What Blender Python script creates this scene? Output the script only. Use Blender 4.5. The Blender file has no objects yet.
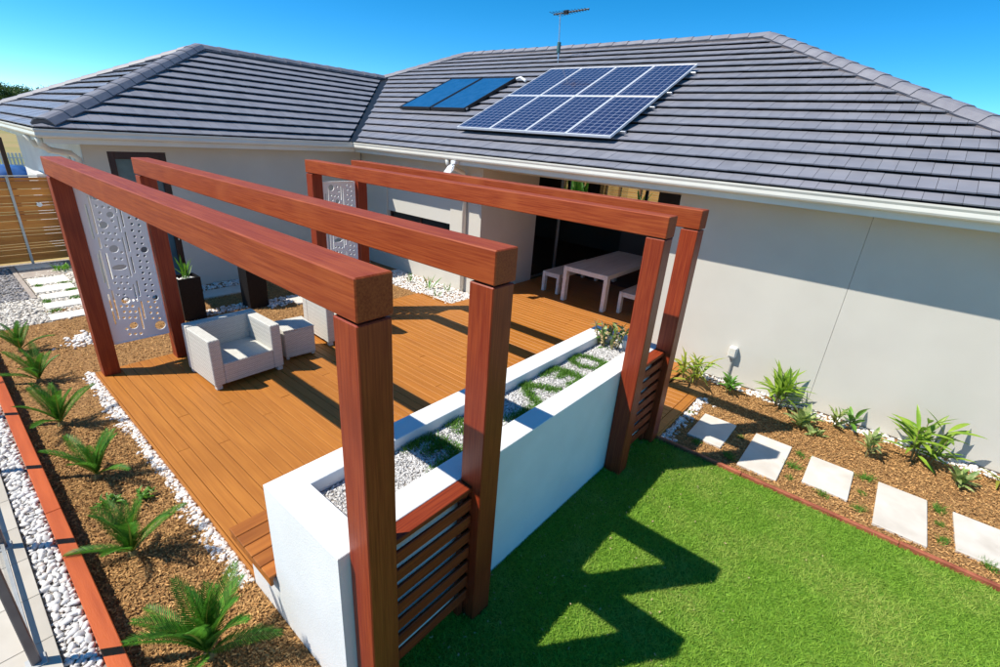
import bpy, math, random
import numpy as np
from mathutils import Vector, Matrix, Euler

S = bpy.context.scene
COL = S.collection
rng = np.random.default_rng(7)
random.seed(7)

# ------------------------------------------------------------------ camera
cam_d = bpy.data.cameras.new('camera'); cam = bpy.data.objects.new('camera', cam_d); COL.objects.link(cam)
yaw, pitch, roll = (math.radians(a) for a in (38.7478, 22.3879, 4.1291))
fw = Vector((-math.sin(yaw)*math.cos(pitch), math.cos(yaw)*math.cos(pitch), -math.sin(pitch)))
rt = Vector((math.cos(yaw), math.sin(yaw), 0)); up = rt.cross(fw)
rt2 = math.cos(roll)*rt + math.sin(roll)*up; up2 = -math.sin(roll)*rt + math.cos(roll)*up
CAM = Vector((1.4931, -0.9769, 3.121))
cam.matrix_world = Matrix(((rt2.x, up2.x, -fw.x, CAM.x), (rt2.y, up2.y, -fw.y, CAM.y), (rt2.z, up2.z, -fw.z, CAM.z), (0, 0, 0, 1)))
cam_d.sensor_width = 36; cam_d.lens = 476.7065/1000*36; cam_d.clip_start = .05; cam_d.clip_end = 2000
S.camera = cam

# ------------------------------------------------------------------ sky, sun, exposure
LT = Vector((.449, .592, -1)).normalized()          # direction the light travels
elev = math.asin(-LT.z); azim = math.atan2(-LT.x, -LT.y)
W = bpy.data.worlds.new('World'); S.world = W; W.use_nodes = True
nt = W.node_tree; nt.nodes.clear()
sky = nt.nodes.new('ShaderNodeTexSky'); sky.sky_type = 'NISHITA'; sky.sun_disc = False
sky.sun_elevation = elev; sky.sun_rotation = azim; sky.air_density = .45; sky.dust_density = 0; sky.ozone_density = 4.0
hs = nt.nodes.new('ShaderNodeHueSaturation'); hs.inputs['Saturation'].default_value = 1.32; hs.inputs['Hue'].default_value = .486
bg = nt.nodes.new('ShaderNodeBackground'); bg.inputs['Strength'].default_value = .15
wo = nt.nodes.new('ShaderNodeOutputWorld')
nt.links.new(sky.outputs[0], hs.inputs['Color']); nt.links.new(hs.outputs[0], bg.inputs['Color']); nt.links.new(bg.outputs[0], wo.inputs['Surface'])
sun_d = bpy.data.lights.new('sun', 'SUN'); sun_d.energy = 4.0; sun_d.angle = math.radians(.5); sun_d.color = (1, .94, .83)
sun = bpy.data.objects.new('sun', sun_d); COL.objects.link(sun); sun.location = (-6, -8, 15)
sun.rotation_euler = LT.to_track_quat('-Z', 'Y').to_euler()
S.view_settings.view_transform = 'Standard'; S.view_settings.look = 'None'
S.view_settings.gamma = 1; S.view_settings.exposure = .66; S.view_settings.use_curve_mapping = False
S.render.engine = 'CYCLES'

# ------------------------------------------------------------------ materials
MATS = {}
def mat(name, c1, c2=None, scale=4, stretch=(1, 1, 1), rough=.6, bump=0, bscale=60, rnd=0, isl=0, spec=.4, metal=0, coat=0, detail=4, lo=.35, hi=.65, c3=None, c3scale=1.2, c3lo=.5, c3hi=.7):
    if name in MATS: return MATS[name]
    m = bpy.data.materials.new(name); m.use_nodes = True; t = m.node_tree; N = t.nodes; L = t.links
    b = N['Principled BSDF']; b.inputs['Roughness'].default_value = rough; b.inputs['Metallic'].default_value = metal
    b.inputs['Specular IOR Level'].default_value = spec; b.inputs['Coat Weight'].default_value = coat; b.inputs['Coat Roughness'].default_value = .2
    geo = N.new('ShaderNodeNewGeometry')
    mp = N.new('ShaderNodeVectorMath'); mp.operation = 'MULTIPLY'; mp.inputs[1].default_value = stretch
    L.new(geo.outputs['Position'], mp.inputs[0])
    src = mp.outputs[0]
    if rnd or isl:
        oi = N.new('ShaderNodeObjectInfo')
        ad = N.new('ShaderNodeMath'); ad.operation = 'MULTIPLY'; ad.inputs[1].default_value = 37.0
        L.new(oi.outputs['Random'] if rnd else geo.outputs['Random Per Island'], ad.inputs[0])
        vadd = N.new('ShaderNodeVectorMath'); vadd.operation = 'ADD'
        L.new(src, vadd.inputs[0]); L.new(ad.outputs[0], vadd.inputs[1]); src = vadd.outputs[0]
    col = None
    if c2 is not None:
        n = N.new('ShaderNodeTexNoise'); n.inputs['Scale'].default_value = scale; n.inputs['Detail'].default_value = detail
        L.new(src, n.inputs['Vector'])
        r = N.new('ShaderNodeMapRange'); r.inputs['From Min'].default_value = lo; r.inputs['From Max'].default_value = hi
        L.new(n.outputs['Fac'], r.inputs['Value'])
        mx = N.new('ShaderNodeMix'); mx.data_type = 'RGBA'; mx.inputs['A'].default_value = (*c1, 1); mx.inputs['B'].default_value = (*c2, 1)
        L.new(r.outputs[0], mx.inputs['Factor']); col = mx.outputs['Result']
        if c3 is not None:
            n3 = N.new('ShaderNodeTexNoise'); n3.inputs['Scale'].default_value = c3scale; n3.inputs['Detail'].default_value = 3
            L.new(geo.outputs['Position'], n3.inputs['Vector'])
            r3 = N.new('ShaderNodeMapRange'); r3.inputs['From Min'].default_value = c3lo; r3.inputs['From Max'].default_value = c3hi
            L.new(n3.outputs['Fac'], r3.inputs['Value'])
            mx3 = N.new('ShaderNodeMix'); mx3.data_type = 'RGBA'; mx3.inputs['B'].default_value = (*c3, 1)
            L.new(r3.outputs[0], mx3.inputs['Factor']); L.new(col, mx3.inputs['A']); col = mx3.outputs['Result']
    for amt, out in ((rnd, 'obj'), (isl, 'isl')):
        if not amt: continue
        h = N.new('ShaderNodeMapRange'); h.inputs['To Min'].default_value = 1-amt; h.inputs['To Max'].default_value = 1+amt
        L.new(oi.outputs['Random'] if out == 'obj' else geo.outputs['Random Per Island'], h.inputs['Value'])
        v = N.new('ShaderNodeMix'); v.data_type = 'RGBA'; v.blend_type = 'MULTIPLY'; v.inputs['Factor'].default_value = 1
        if col is not None: L.new(col, v.inputs['A'])
        else: v.inputs['A'].default_value = (*c1, 1)
        L.new(h.outputs[0], v.inputs['B']); col = v.outputs['Result']
    if col is not None: L.new(col, b.inputs['Base Color'])
    else: b.inputs['Base Color'].default_value = (*c1, 1)
    if bump:
        bn = N.new('ShaderNodeTexNoise'); bn.inputs['Scale'].default_value = bscale; bn.inputs['Detail'].default_value = 5
        L.new(src, bn.inputs['Vector'])
        bp = N.new('ShaderNodeBump'); bp.inputs['Strength'].default_value = bump; bp.inputs['Distance'].default_value = .01
        L.new(bn.outputs['Fac'], bp.inputs['Height']); L.new(bp.outputs[0], b.inputs['Normal'])
    MATS[name] = m; return m

def trans(m, amount, col):       # leaf translucency mixed into a material
    t = m.node_tree; N = t.nodes; L = t.links; b = N['Principled BSDF']; out = N['Material Output']
    tr = N.new('ShaderNodeBsdfTranslucent'); tr.inputs['Color'].default_value = (*col, 1)
    mx = N.new('ShaderNodeMixShader'); mx.inputs[0].default_value = amount
    L.new(b.outputs[0], mx.inputs[1]); L.new(tr.outputs[0], mx.inputs[2]); L.new(mx.outputs[0], out.inputs['Surface'])
    return m

def glass(name, tint, mixv):
    m = bpy.data.materials.new(name); m.use_nodes = True; t = m.node_tree; N = t.nodes; L = t.links; N.clear()
    out = N.new('ShaderNodeOutputMaterial'); tr = N.new('ShaderNodeBsdfTransparent'); tr.inputs[0].default_value = (*tint, 1)
    gl = N.new('ShaderNodeBsdfGlossy'); gl.inputs['Roughness'].default_value = .02
    mx = N.new('ShaderNodeMixShader'); lw = N.new('ShaderNodeLayerWeight'); lw.inputs[0].default_value = .5; pw = N.new('ShaderNodeMath'); pw.operation = 'POWER'; pw.inputs[1].default_value = 4.0; L.new(lw.outputs['Facing'], pw.inputs[0]); fr = N.new('ShaderNodeMath'); fr.operation = 'MULTIPLY_ADD'; fr.inputs[1].default_value = .6; fr.inputs[2].default_value = .04; L.new(pw.outputs[0], fr.inputs[0])
    ml = N.new('ShaderNodeMath'); ml.operation = 'MULTIPLY'; ml.inputs[1].default_value = mixv
    L.new(fr.outputs[0], ml.inputs[0]); L.new(ml.outputs[0], mx.inputs[0]); L.new(tr.outputs[0], mx.inputs[1]); L.new(gl.outputs[0], mx.inputs[2])
    L.new(mx.outputs[0], out.inputs['Surface']); return m

WOODX = mat('stained_timber_x', (.235, .034, .009), (.36, .074, .019), 3.2, (1.0, 34, 34), .5, .08, 30, rnd=.06, spec=.22, coat=.0, c3=(.41, .10, .027), c3scale=2.2, c3lo=.52, c3hi=.9)
WOODY = mat('stained_timber_y', (.18, .024, .008), (.29, .05, .014), 3.2, (34, 1, 34), .5, .08, 30, rnd=.15, spec=.22, coat=.0)
WOODZ = mat('stained_timber_z', (.205, .022, .008), (.315, .052, .015), 3.2, (34, 34, 1.0), .42, .08, 30, rnd=.06, spec=.3, coat=.03, c3=(.17, .022, .007), c3scale=1.8, c3lo=.5, c3hi=.85)
DECKM = mat('oiled_deck_timber', (.365, .130, .020), (.45, .172, .028), 2.0, (.9, 22, 22), .5, .1, 40, rnd=.05, spec=.35, c3=(.31, .108, .015), c3scale=.8, c3lo=.52, c3hi=.9)
BENCHM = mat('oiled_bench_timber', (.30, .092, .016), (.44, .15, .026), 2.5, (7, .5, 7), .45, .15, 40, rnd=.25)
EDGEM = mat('orange_painted_timber', (.43, .075, .013), (.54, .105, .02), 3, (.6, 6, 6), .55, .15, 40, rnd=.05)
REDEDGE = mat('weathered_red_edging', (.24, .06, .03), (.40, .12, .06), 8, (1, 1, 1), .7, .3, 60, rnd=.1)
FENCEM = mat('fence_timber', (.50, .165, .03), (.64, .25, .045), 3, (6, .5, 6), .6, .1, 40, rnd=.18)
WHITE = mat('white_render', (.80, .80, .79), (.75, .75, .74), 3, c3=(.70, .69, .66), c3scale=1.3, c3lo=.55, c3hi=.9, rough=.75, bump=.25, bscale=110, spec=.25)
WALLM = mat('warm_grey_render', (.63, .60, .535), (.59, .56, .50), 1.3, c3=(.545, .515, .455), c3scale=.55, c3lo=.5, c3hi=.95, rough=.85, bump=.2, bscale=160, spec=.2)
WALLW = mat('pale_wall_paint', (.74, .74, .72), (.68, .68, .67), 2, rough=.8, bump=.1, bscale=120, spec=.2)
TRIM = mat('cream_colorbond', (.74, .71, .63), (.68, .65, .58), 2, rough=.35, spec=.5)
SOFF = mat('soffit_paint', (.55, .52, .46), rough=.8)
TILEM = mat('roof_tile_glaze', (.205, .206, .238), (.258, .258, .292), 2.5, rough=.38, isl=.04, bump=.08, bscale=80, spec=.5, c3=(.29, .28, .32), c3scale=.8, c3lo=.5, c3hi=.9)
CAPM = mat('ridge_cap', (.19, .185, .215), (.24, .235, .26), 5, rough=.5, rnd=.05, bump=.1)
BEDM = mat('mortar_bedding', (.085, .075, .08), (.12, .105, .11), 12, rough=.9, bump=.3)
UNDER = mat('roof_underlay', (.03, .028, .03), rough=.95)
DARKFR = mat('dark_window_frame', (.03, .012, .010), (.05, .018, .014), 5, rough=.4)
ALUM = mat('aluminium', (.62, .63, .65), (.55, .56, .58), 20, rough=.35, metal=.9)
GALV = mat('galvanised_post', (.42, .43, .42), (.5, .5, .49), 12, rough=.45, metal=.3)
PVWHITE = mat('panel_frame_silver', (.78, .79, .82), rough=.35, metal=.3)
BLACKM = mat('black_glazed_pot', (.010, .009, .009), (.016, .014, .014), 60, spec=.15, rough=.5, bump=.15, bscale=200)
BLACKP = mat('black_plastic', (.015, .015, .017), rough=.4)
WPLAST = mat('white_plastic', (.78, .79, .80), rough=.35)
SCREENM = mat('white_powdercoat', (.88, .88, .88), (.85, .85, .85), 5, rough=.4)
CONC = mat('honed_concrete', (.60, .55, .49), (.68, .63, .57), 5, rough=.75, bump=.12, bscale=150, rnd=.04, c3=(.54, .49, .43), c3scale=3)
CONCW = mat('white_concrete_pad', (.74, .71, .65), (.66, .63, .58), 6, rough=.8, bump=.1, bscale=100, rnd=.05)
CONCG = mat('grey_slab', (.32, .27, .24), (.38, .33, .29), 6, rough=.85)
TILEP = mat('pale_floor_tile', (.50, .45, .38), (.56, .51, .44), 4, rough=.5, rnd=.05, spec=.4)
GROUT = mat('grout', (.62, .60, .56), rough=.9)
STONEW = mat('white_pebble', (.70, .665, .64), (.80, .78, .76), 30, rough=.75, isl=.13, bump=.15, bscale=90, c3=(.66, .57, .51), c3scale=16, c3lo=.56, c3hi=.72)
STONEO = mat('white_stone', (.70, .665, .64), (.80, .78, .76), 30, rough=.75, rnd=.13, bump=.15, bscale=90, c3=(.64, .50, .42), c3scale=14, c3lo=.58, c3hi=.74)
STONEB = mat('beige_pebble', (.60, .54, .47), (.70, .66, .60), 20, rough=.8, isl=.22)
STONED = mat('grey_pebble', (.27, .25, .25), (.36, .34, .34), 20, rough=.8, isl=.35)
STONEG = mat('fine_white_gravel', (.46, .45, .44), (.60, .59, .58), 30, rough=.8, isl=.4)
BEDG = mat('gravel_base', (.20, .175, .15), (.34, .31, .28), 40, rough=.95, bump=.5, bscale=120)
MULCH = mat('mulch_base', (.20, .095, .032), (.38, .21, .08), 45, rough=.95, bump=.8, bscale=90, lo=.3, hi=.7)
CHIP = mat('bark_chip', (.34, .17, .06), (.54, .32, .13), 25, rough=.9, isl=.45, spec=.2)
SOIL = mat('lawn_soil', (.09, .20, .022), (.15, .27, .035), 20, rough=1, spec=.1)
GRASS = trans(mat('lawn_blade', (.20, .38, .035), (.30, .47, .06), 6.0, rough=.6, isl=.32, spec=.2, c3=(.50, .52, .14), c3scale=1.5, c3lo=.46, c3hi=.85), .35, (.25, .46, .06))
TURF = trans(mat('turf_blade', (.09, .22, .025), (.16, .32, .045), 20, rough=.6, isl=.35, spec=.25), .25, (.12, .3, .03))
LEAFC = trans(mat('cycad_leaf', (.045, .17, .018), (.12, .31, .03), 8, rough=.5, isl=.35, spec=.3), .25, (.10, .30, .02))
RACH = mat('cycad_rachis', (.30, .36, .05), (.22, .28, .04), 20, rough=.5)
LEAFP = trans(mat('palm_leaf', (.14, .28, .02), (.33, .46, .05), 5, rough=.4, rnd=.25, spec=.45), .3, (.22, .42, .04))
LEAFY = trans(mat('yellow_leaf', (.26, .30, .035), (.40, .40, .06), 6, rough=.45, rnd=.2), .3, (.4, .45, .05))
LEAFV = trans(mat('variegated_leaf', (.14, .26, .05), (.50, .52, .22), 28, rough=.45, rnd=.2), .25, (.3, .42, .1))
LEAFG = trans(mat('soft_green_leaf', (.08, .22, .025), (.15, .33, .04), 10, rough=.45, rnd=.25), .3, (.15, .36, .03))
LEAFDRY = mat('dry_leaf', (.40, .28, .14), (.52, .42, .24), 10, rough=.8, rnd=.3)
LEAFT = trans(mat('gum_tree_leaf', (.05, .10, .025), (.09, .15, .04), .4, rough=.6, isl=.4), .2, (.1, .2, .03))
BARK = mat('bark', (.16, .12, .085), (.24, .19, .14), 4, (3, 3, .5), .9, .5, 15)
STEM = mat('plant_stem', (.22, .20, .08), (.16, .13, .06), 20, rough=.7)
DRYG = mat('dry_ground', (.36, .27, .13), (.30, .26, .11), .25, rough=1, bump=.3, bscale=3, spec=.1, c3=(.20, .22, .08), c3scale=.06)
TARP = mat('blue_tarp', (.03, .10, .30), (.05, .15, .38), 3, rough=.5)
INTER = mat('shade_dark_interior', (.20, .15, .13), rough=.9)  # indoor shade put into the colour of the room walls and ceiling
CARPET = mat('shade_dark_floor', (.13, .06, .04), (.17, .085, .06), 4, rough=.7)  # floor colour darkened to stand in for indoor shade
SHADEB = mat('roller_blind', (.60, .58, .53), rough=.8)
GLASSD = glass('door_glass', (.86, .88, .90), 1.0)
GLASSC = glass('clear_glass', (.985, .99, .99), .4)
TABLEM = mat('weathered_grey_timber', (.64, .61, .56), (.74, .71, .655), 3, (7, .6, 7), .6, .1, 40, rnd=.08)

def wicker():
    m = mat('white_wicker', (.64, .62, .56), (.72, .70, .635), 22, (1, 1, 4), .65, 0, spec=.3, rnd=.04)
    t = m.node_tree; N = t.nodes; L = t.links; b = N['Principled BSDF']
    tc = N.new('ShaderNodeTexCoord'); sp = N.new('ShaderNodeSeparateXYZ'); L.new(tc.outputs['Object'], sp.inputs[0])
    def sine(sock, freq, ph=0):
        a = N.new('ShaderNodeMath'); a.operation = 'MULTIPLY_ADD'; a.inputs[1].default_value = freq; a.inputs[2].default_value = ph; L.new(sock, a.inputs[0])
        s = N.new('ShaderNodeMath'); s.operation = 'SINE'; L.new(a.outputs[0], s.inputs[0]); return s.outputs[0]
    xy = N.new('ShaderNodeMath'); xy.operation = 'ADD'; L.new(sp.outputs[0], xy.inputs[0]); L.new(sp.outputs[1], xy.inputs[1])
    a = sine(sp.outputs[2], 210); c = sine(xy.outputs[0], 170)
    ml = N.new('ShaderNodeMath'); ml.operation = 'MULTIPLY'; L.new(a, ml.inputs[0]); L.new(c, ml.inputs[1])
    big = sine(sp.outputs[2], 104)
    mb = N.new('ShaderNodeMath'); mb.operation = 'MULTIPLY_ADD'; mb.inputs[1].default_value = .5; L.new(big, mb.inputs[0]); L.new(ml.outputs[0], mb.inputs[2])
    bp = N.new('ShaderNodeBump'); bp.inputs['Strength'].default_value = .35; bp.inputs['Distance'].default_value = .005
    L.new(mb.outputs[0], bp.inputs['Height']); L.new(bp.outputs[0], b.inputs['Normal'])
    # woven strands: darker joints between the bands and a fine vertical weave
    j = N.new('ShaderNodeMapRange'); j.inputs['From Min'].default_value = -1; j.inputs['From Max'].default_value = -.7; j.inputs['To Min'].default_value = .90; L.new(big, j.inputs['Value'])
    k = N.new('ShaderNodeMapRange'); k.inputs['From Min'].default_value = -1; k.inputs['To Min'].default_value = .70; L.new(ml.outputs[0], k.inputs['Value'])
    jk = N.new('ShaderNodeMath'); jk.operation = 'MULTIPLY'; L.new(j.outputs[0], jk.inputs[0]); L.new(k.outputs[0], jk.inputs[1])
    cur = b.inputs['Base Color'].links[0].from_socket
    mc = N.new('ShaderNodeMix'); mc.data_type = 'RGBA'; mc.blend_type = 'MULTIPLY'; mc.inputs['Factor'].default_value = 1
    L.new(cur, mc.inputs['A']); L.new(jk.outputs[0], mc.inputs['B']); L.new(mc.outputs['Result'], b.inputs['Base Color'])
    return m
WICK = wicker()

def pvmat():
    m = bpy.data.materials.new('solar_cells'); m.use_nodes = True; t = m.node_tree; N = t.nodes; L = t.links; b = N['Principled BSDF']
    tc = N.new('ShaderNodeTexCoord'); sp = N.new('ShaderNodeSeparateXYZ'); L.new(tc.outputs['Object'], sp.inputs[0])
    def grid(sock, pitch, w, ph=0):
        d = N.new('ShaderNodeMath'); d.operation = 'MULTIPLY_ADD'; d.inputs[1].default_value = 1/pitch; d.inputs[2].default_value = ph; L.new(sock, d.inputs[0])
        f = N.new('ShaderNodeMath'); f.operation = 'FRACT'; L.new(d.outputs[0], f.inputs[0])
        p = N.new('ShaderNodeMath'); p.operation = 'PINGPONG'; p.inputs[1].default_value = .5; L.new(f.outputs[0], p.inputs[0])
        l = N.new('ShaderNodeMath'); l.operation = 'LESS_THAN'; l.inputs[1].default_value = w/pitch/2; L.new(p.outputs[0], l.inputs[0]); return l.outputs[0]
    g1 = grid(sp.outputs[0], .1275, .007, .5); g2 = grid(sp.outputs[1], .1275, .007, .5); g3 = grid(sp.outputs[0], .1275/2, .003, .5)
    mx = N.new('ShaderNodeMath'); mx.operation = 'MAXIMUM'; L.new(g1, mx.inputs[0]); L.new(g2, mx.inputs[1])
    h3 = N.new('ShaderNodeMath'); h3.operation = 'MULTIPLY'; h3.inputs[1].default_value = .25; L.new(g3, h3.inputs[0])
    m2 = N.new('ShaderNodeMath'); m2.operation = 'MAXIMUM'; L.new(mx.outputs[0], m2.inputs[0]); L.new(h3.outputs[0], m2.inputs[1])
    nz = N.new('ShaderNodeTexNoise'); nz.inputs['Scale'].default_value = 9
    L.new(tc.outputs['Object'], nz.inputs['Vector'])
    cc = N.new('ShaderNodeMix'); cc.data_type = 'RGBA'; cc.inputs['A'].default_value = (.009, .009, .036, 1); cc.inputs['B'].default_value = (.022, .022, .08, 1); L.new(nz.outputs[0], cc.inputs['Factor'])
    c = N.new('ShaderNodeMix'); c.data_type = 'RGBA'; L.new(cc.outputs['Result'], c.inputs['A']); c.inputs['B'].default_value = (.42, .43, .55, 1); L.new(m2.outputs[0], c.inputs['Factor'])
    L.new(c.outputs['Result'], b.inputs['Base Color']); b.inputs['Roughness'].default_value = .12; b.inputs['Coat Weight'].default_value = .6; b.inputs['Coat Roughness'].default_value = .03
    return m
PV = pvmat()
def hwmat():
    m = mat('collector_glass', (.015, .075, .20), (.025, .10, .25), 6, rough=.08, spec=.6, coat=.8); return m
HW = hwmat()

# ------------------------------------------------------------------ geometry helpers
def newmesh(name, V, F):
    me = bpy.data.meshes.new(name); me.from_pydata([tuple(map(float, v)) for v in V], [], F); me.update(); return me
def fastmesh(name, V, F):        # F: (M,k) int array, one face size
    me = bpy.data.meshes.new(name); V = np.asarray(V, np.float32); F = np.asarray(F, np.int32); M, k = F.shape
    me.vertices.add(len(V)); me.vertices.foreach_set('co', V.ravel())
    me.loops.add(M*k); me.loops.foreach_set('vertex_index', F.ravel())
    me.polygons.add(M); me.polygons.foreach_set('loop_start', np.arange(0, M*k, k, dtype=np.int32)); me.polygons.foreach_set('loop_total', np.full(M, k, np.int32))
    me.update(calc_edges=True); me.validate(); return me
def link(name, me, m, parent=None, loc=None):
    o = bpy.data.objects.new(name, me); COL.objects.link(o)
    if m is not None and not me.materials: me.materials.append(m)
    if loc is not None: o.location = loc
    if parent is not None: o.parent = parent
    return o
def tag(o, label=None, cat=None, group=None, kind=None):
    if label: o['label'] = label
    if cat: o['category'] = cat
    if group: o['group'] = group
    if kind: o['kind'] = kind
    return o
def thing(name, loc, label, cat, group=None, rz=0):
    o = bpy.data.objects.new(name, None); COL.objects.link(o); o.location = loc; o.rotation_euler = (0, 0, rz); o.empty_display_size = .1
    return tag(o, label, cat, group)
def structure(name, me, m): return tag(link(name, me, m), kind='structure')

def cboxVF(x0, x1, y0, y1, z0, z1, b=.004):
    c = np.array(((x0+x1)/2, (y0+y1)/2, (z0+z1)/2)); h = np.array((x1-x0, y1-y0, z1-z0))/2; b = min(b, *(h*.45))
    V = []; idx = {}
    for sx in (-1, 1):
        for sy in (-1, 1):
            for sz in (-1, 1):
                s = np.array((sx, sy, sz))
                for a in range(3):
                    p = h-b; p = p.copy(); p[a] = h[a]; idx[(sx, sy, sz, a)] = len(V); V.append(c+s*p)
    F = []
    for a in range(3):
        o = [i for i in range(3) if i != a]
        for s in (-1, 1):
            q = []
            for u, v in ((-1, -1), (1, -1), (1, 1), (-1, 1)):
                k = [0, 0, 0]; k[a] = s; k[o[0]] = u; k[o[1]] = v; q.append(idx[(*k, a)])
            F.append(q)
    for a in range(3):                       # edges parallel to axis a
        o = [i for i in range(3) if i != a]
        for u in (-1, 1):
            for v in (-1, 1):
                k0 = [0, 0, 0]; k0[a] = -1; k0[o[0]] = u; k0[o[1]] = v; k1 = list(k0); k1[a] = 1
                F.append([idx[(*k0, o[0])], idx[(*k0, o[1])], idx[(*k1, o[1])], idx[(*k1, o[0])]])
    for sx in (-1, 1):
        for sy in (-1, 1):
            for sz in (-1, 1): F.append([idx[(sx, sy, sz, a)] for a in range(3)])
    V = np.array(V)
    for f in F:
        p = V[f]; n = np.cross(p[1]-p[0], p[2]-p[0])
        if n @ (p.mean(0)-c) < 0: f.reverse()
    return V, F
class G:
    def __init__(s): s.V = []; s.F = []; s.n = 0
    def add(s, V, F):
        s.V.append(np.asarray(V, float)); s.F += [[i+s.n for i in f] for f in F]; s.n += len(V); return s
    def box(s, x0, x1, y0, y1, z0, z1, b=.004): return s.add(*cboxVF(x0, x1, y0, y1, z0, z1, b))
    def tube(s, pts, r, n=8, cap=True):
        pts = [Vector(p) for p in pts]; rs = r if isinstance(r, (list, tuple)) else [r]*len(pts); V = []; F = []
        ref = Vector((0, 0, 1))
        for i, p in enumerate(pts):
            t = (pts[min(i+1, len(pts)-1)]-pts[max(i-1, 0)]).normalized()
            if abs(t.dot(ref)) > .95: ref = Vector((1, 0, 0)) if abs(t.x) < .9 else Vector((0, 1, 0))
            a = t.cross(ref).normalized(); bb = t.cross(a); 
            for k in range(n):
                q = 2*math.pi*k/n; V.append(p+rs[i]*(math.cos(q)*a+math.sin(q)*bb))
        for i in range(len(pts)-1):
            for k in range(n): F.append([i*n+k, i*n+(k+1) % n, (i+1)*n+(k+1) % n, (i+1)*n+k])
        if cap: F.append(list(range(n))[::-1]); F.append([(len(pts)-1)*n+k for k in range(n)])
        return s.add([tuple(v) for v in V], F)
    def prism(s, poly, axis, a0, a1):        # poly in the two other axes, extruded along axis
        n = len(poly); o = [i for i in range(3) if i != axis]; V = []
        for a in (a0, a1):
            for p in poly:
                k = [0, 0, 0]; k[axis] = a; k[o[0]] = p[0]; k[o[1]] = p[1]; V.append(k)
        F = [list(range(n)), list(range(2*n-1, n-1, -1))]+[[i, i+n, (i+1) % n+n, (i+1) % n] for i in range(n)]
        return s.add(V, F)
    def build(s, name, m, parent=None, smooth=False, origin=None):
        V = np.vstack(s.V); org = np.array(parent.location if (parent is not None and parent.parent is None) else (0, 0, 0), float)
        if origin is not None: org = np.array(origin, float)
        me = newmesh(name, V-org, s.F)
        if smooth: me.polygons.foreach_set('use_smooth', [True]*len(me.polygons))
        return link(name, me, m, parent)
# build(): a part's vertices are given in world axes; the thing's own location is taken off (things here are unrotated unless noted)
def boxpart(name, m, parent, *d, b=.004): return G().box(*d, b=b).build(name, m, parent)

def sub(name, g, m, part):       # sub-part of a part whose own location is zero: same origin as the thing
    V = np.vstack(g.V); org = np.array(part.parent.location, float) if part.parent else np.zeros(3)
    return link(name, newmesh(name, V-org, g.F), m, part)

def rotmats(n, tilt=None):
    q = rng.normal(size=(n, 4)); q /= np.linalg.norm(q, axis=1)[:, None]; w, x, y, z = q.T
    return np.stack([1-2*(y*y+z*z), 2*(x*y-z*w), 2*(x*z+y*w), 2*(x*y+z*w), 1-2*(x*x+z*z), 2*(y*z-x*w), 2*(x*z-y*w), 2*(y*z+x*w), 1-2*(x*x+y*y)], 1).reshape(n, 3, 3)
def rotz(a):
    c, s = np.cos(a), np.sin(a); z = np.zeros_like(a); o = np.ones_like(a)
    return np.stack([c, -s, z, s, c, z, z, z, o], 1).reshape(-1, 3, 3)
def ico(sub_):
    t = (1+5**.5)/2
    V = np.array([(-1, t, 0), (1, t, 0), (-1, -t, 0), (1, -t, 0), (0, -1, t), (0, 1, t), (0, -1, -t), (0, 1, -t), (t, 0, -1), (t, 0, 1), (-t, 0, -1), (-t, 0, 1)], float)
    F = [(0, 11, 5), (0, 5, 1), (0, 1, 7), (0, 7, 10), (0, 10, 11), (1, 5, 9), (5, 11, 4), (11, 10, 2), (10, 7, 6), (7, 1, 8), (3, 9, 4), (3, 4, 2), (3, 2, 6), (3, 6, 8), (3, 8, 9), (4, 9, 5), (2, 4, 11), (6, 2, 10), (8, 6, 7), (9, 8, 1)]
    V /= np.linalg.norm(V[0]); V = list(V)
    for _ in range(sub_):
        mid = {}; F2 = []
        def mm(a, b):
            k = (min(a, b), max(a, b))
            if k not in mid: v = V[a]+V[b]; V.append(v/np.linalg.norm(v)); mid[k] = len(V)-1
            return mid[k]
        for a, b, c in F: x, y, z = mm(a, b), mm(b, c), mm(c, a); F2 += [(a, x, z), (b, y, x), (c, z, y), (x, y, z)]
        F = F2
    return np.array(V), np.array(F)
ICO0 = ico(0); ICO1 = ico(1)
def scatter(name, base, pos, scale, R, m, jitter=0.0):
    bv, bf = base; n = len(pos)
    B = np.repeat(bv[None], n, 0)
    if jitter: B = B*(1+rng.normal(0, jitter, (n, len(bv), 1)))
    V = np.einsum('nij,nkj->nki', R, B*scale[:, None, :])+pos[:, None, :]
    F = bf[None]+(np.arange(n)*len(bv))[:, None, None]
    me = fastmesh(name, V.reshape(-1, 3), F.reshape(-1, bf.shape[1])); 
    if not me.materials: me.materials.append(m)
    return me
def pebbles(name, xs, ys, z, size, m, base=ICO0, flat=.6):
    n = len(xs); s = size*rng.uniform(.6, 1.35, n); sc = np.stack([s*rng.uniform(.9, 1.5, n), s*rng.uniform(.7, 1.0, n), s*flat*rng.uniform(.7, 1.2, n)], 1)/1.0
    R = rotz(rng.uniform(0, 6.28, n)); T = rotmats(n); mixm = np.einsum('nij,njk->nik', R, np.where(rng.uniform(size=(n, 1, 1)) < .35, T, np.eye(3)[None]))
    pos = np.stack([xs, ys, z+s*rng.uniform(.0, .55, n)], 1)
    return scatter(name, base, pos, sc, mixm, m, .13)
def sheet(name, poly, z, m, kind='structure'):
    me = newmesh(name, [(x, y, z) for x, y in poly], [list(range(len(poly)))]); o = link(name, me, m); return tag(o, kind=kind)
def slab(name, poly, z0, z1, m):
    g = G().prism(poly, 2, z0, z1); o = g.build(name, m); return tag(o, kind='structure')

# ================================================================== SETTING
structure('ground', newmesh('ground', [(-400, -400, -.09), (400, -400, -.09), (400, 400, -.09), (-400, 400, -.09)], [[0, 1, 2, 3]]), DRYG)

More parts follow.
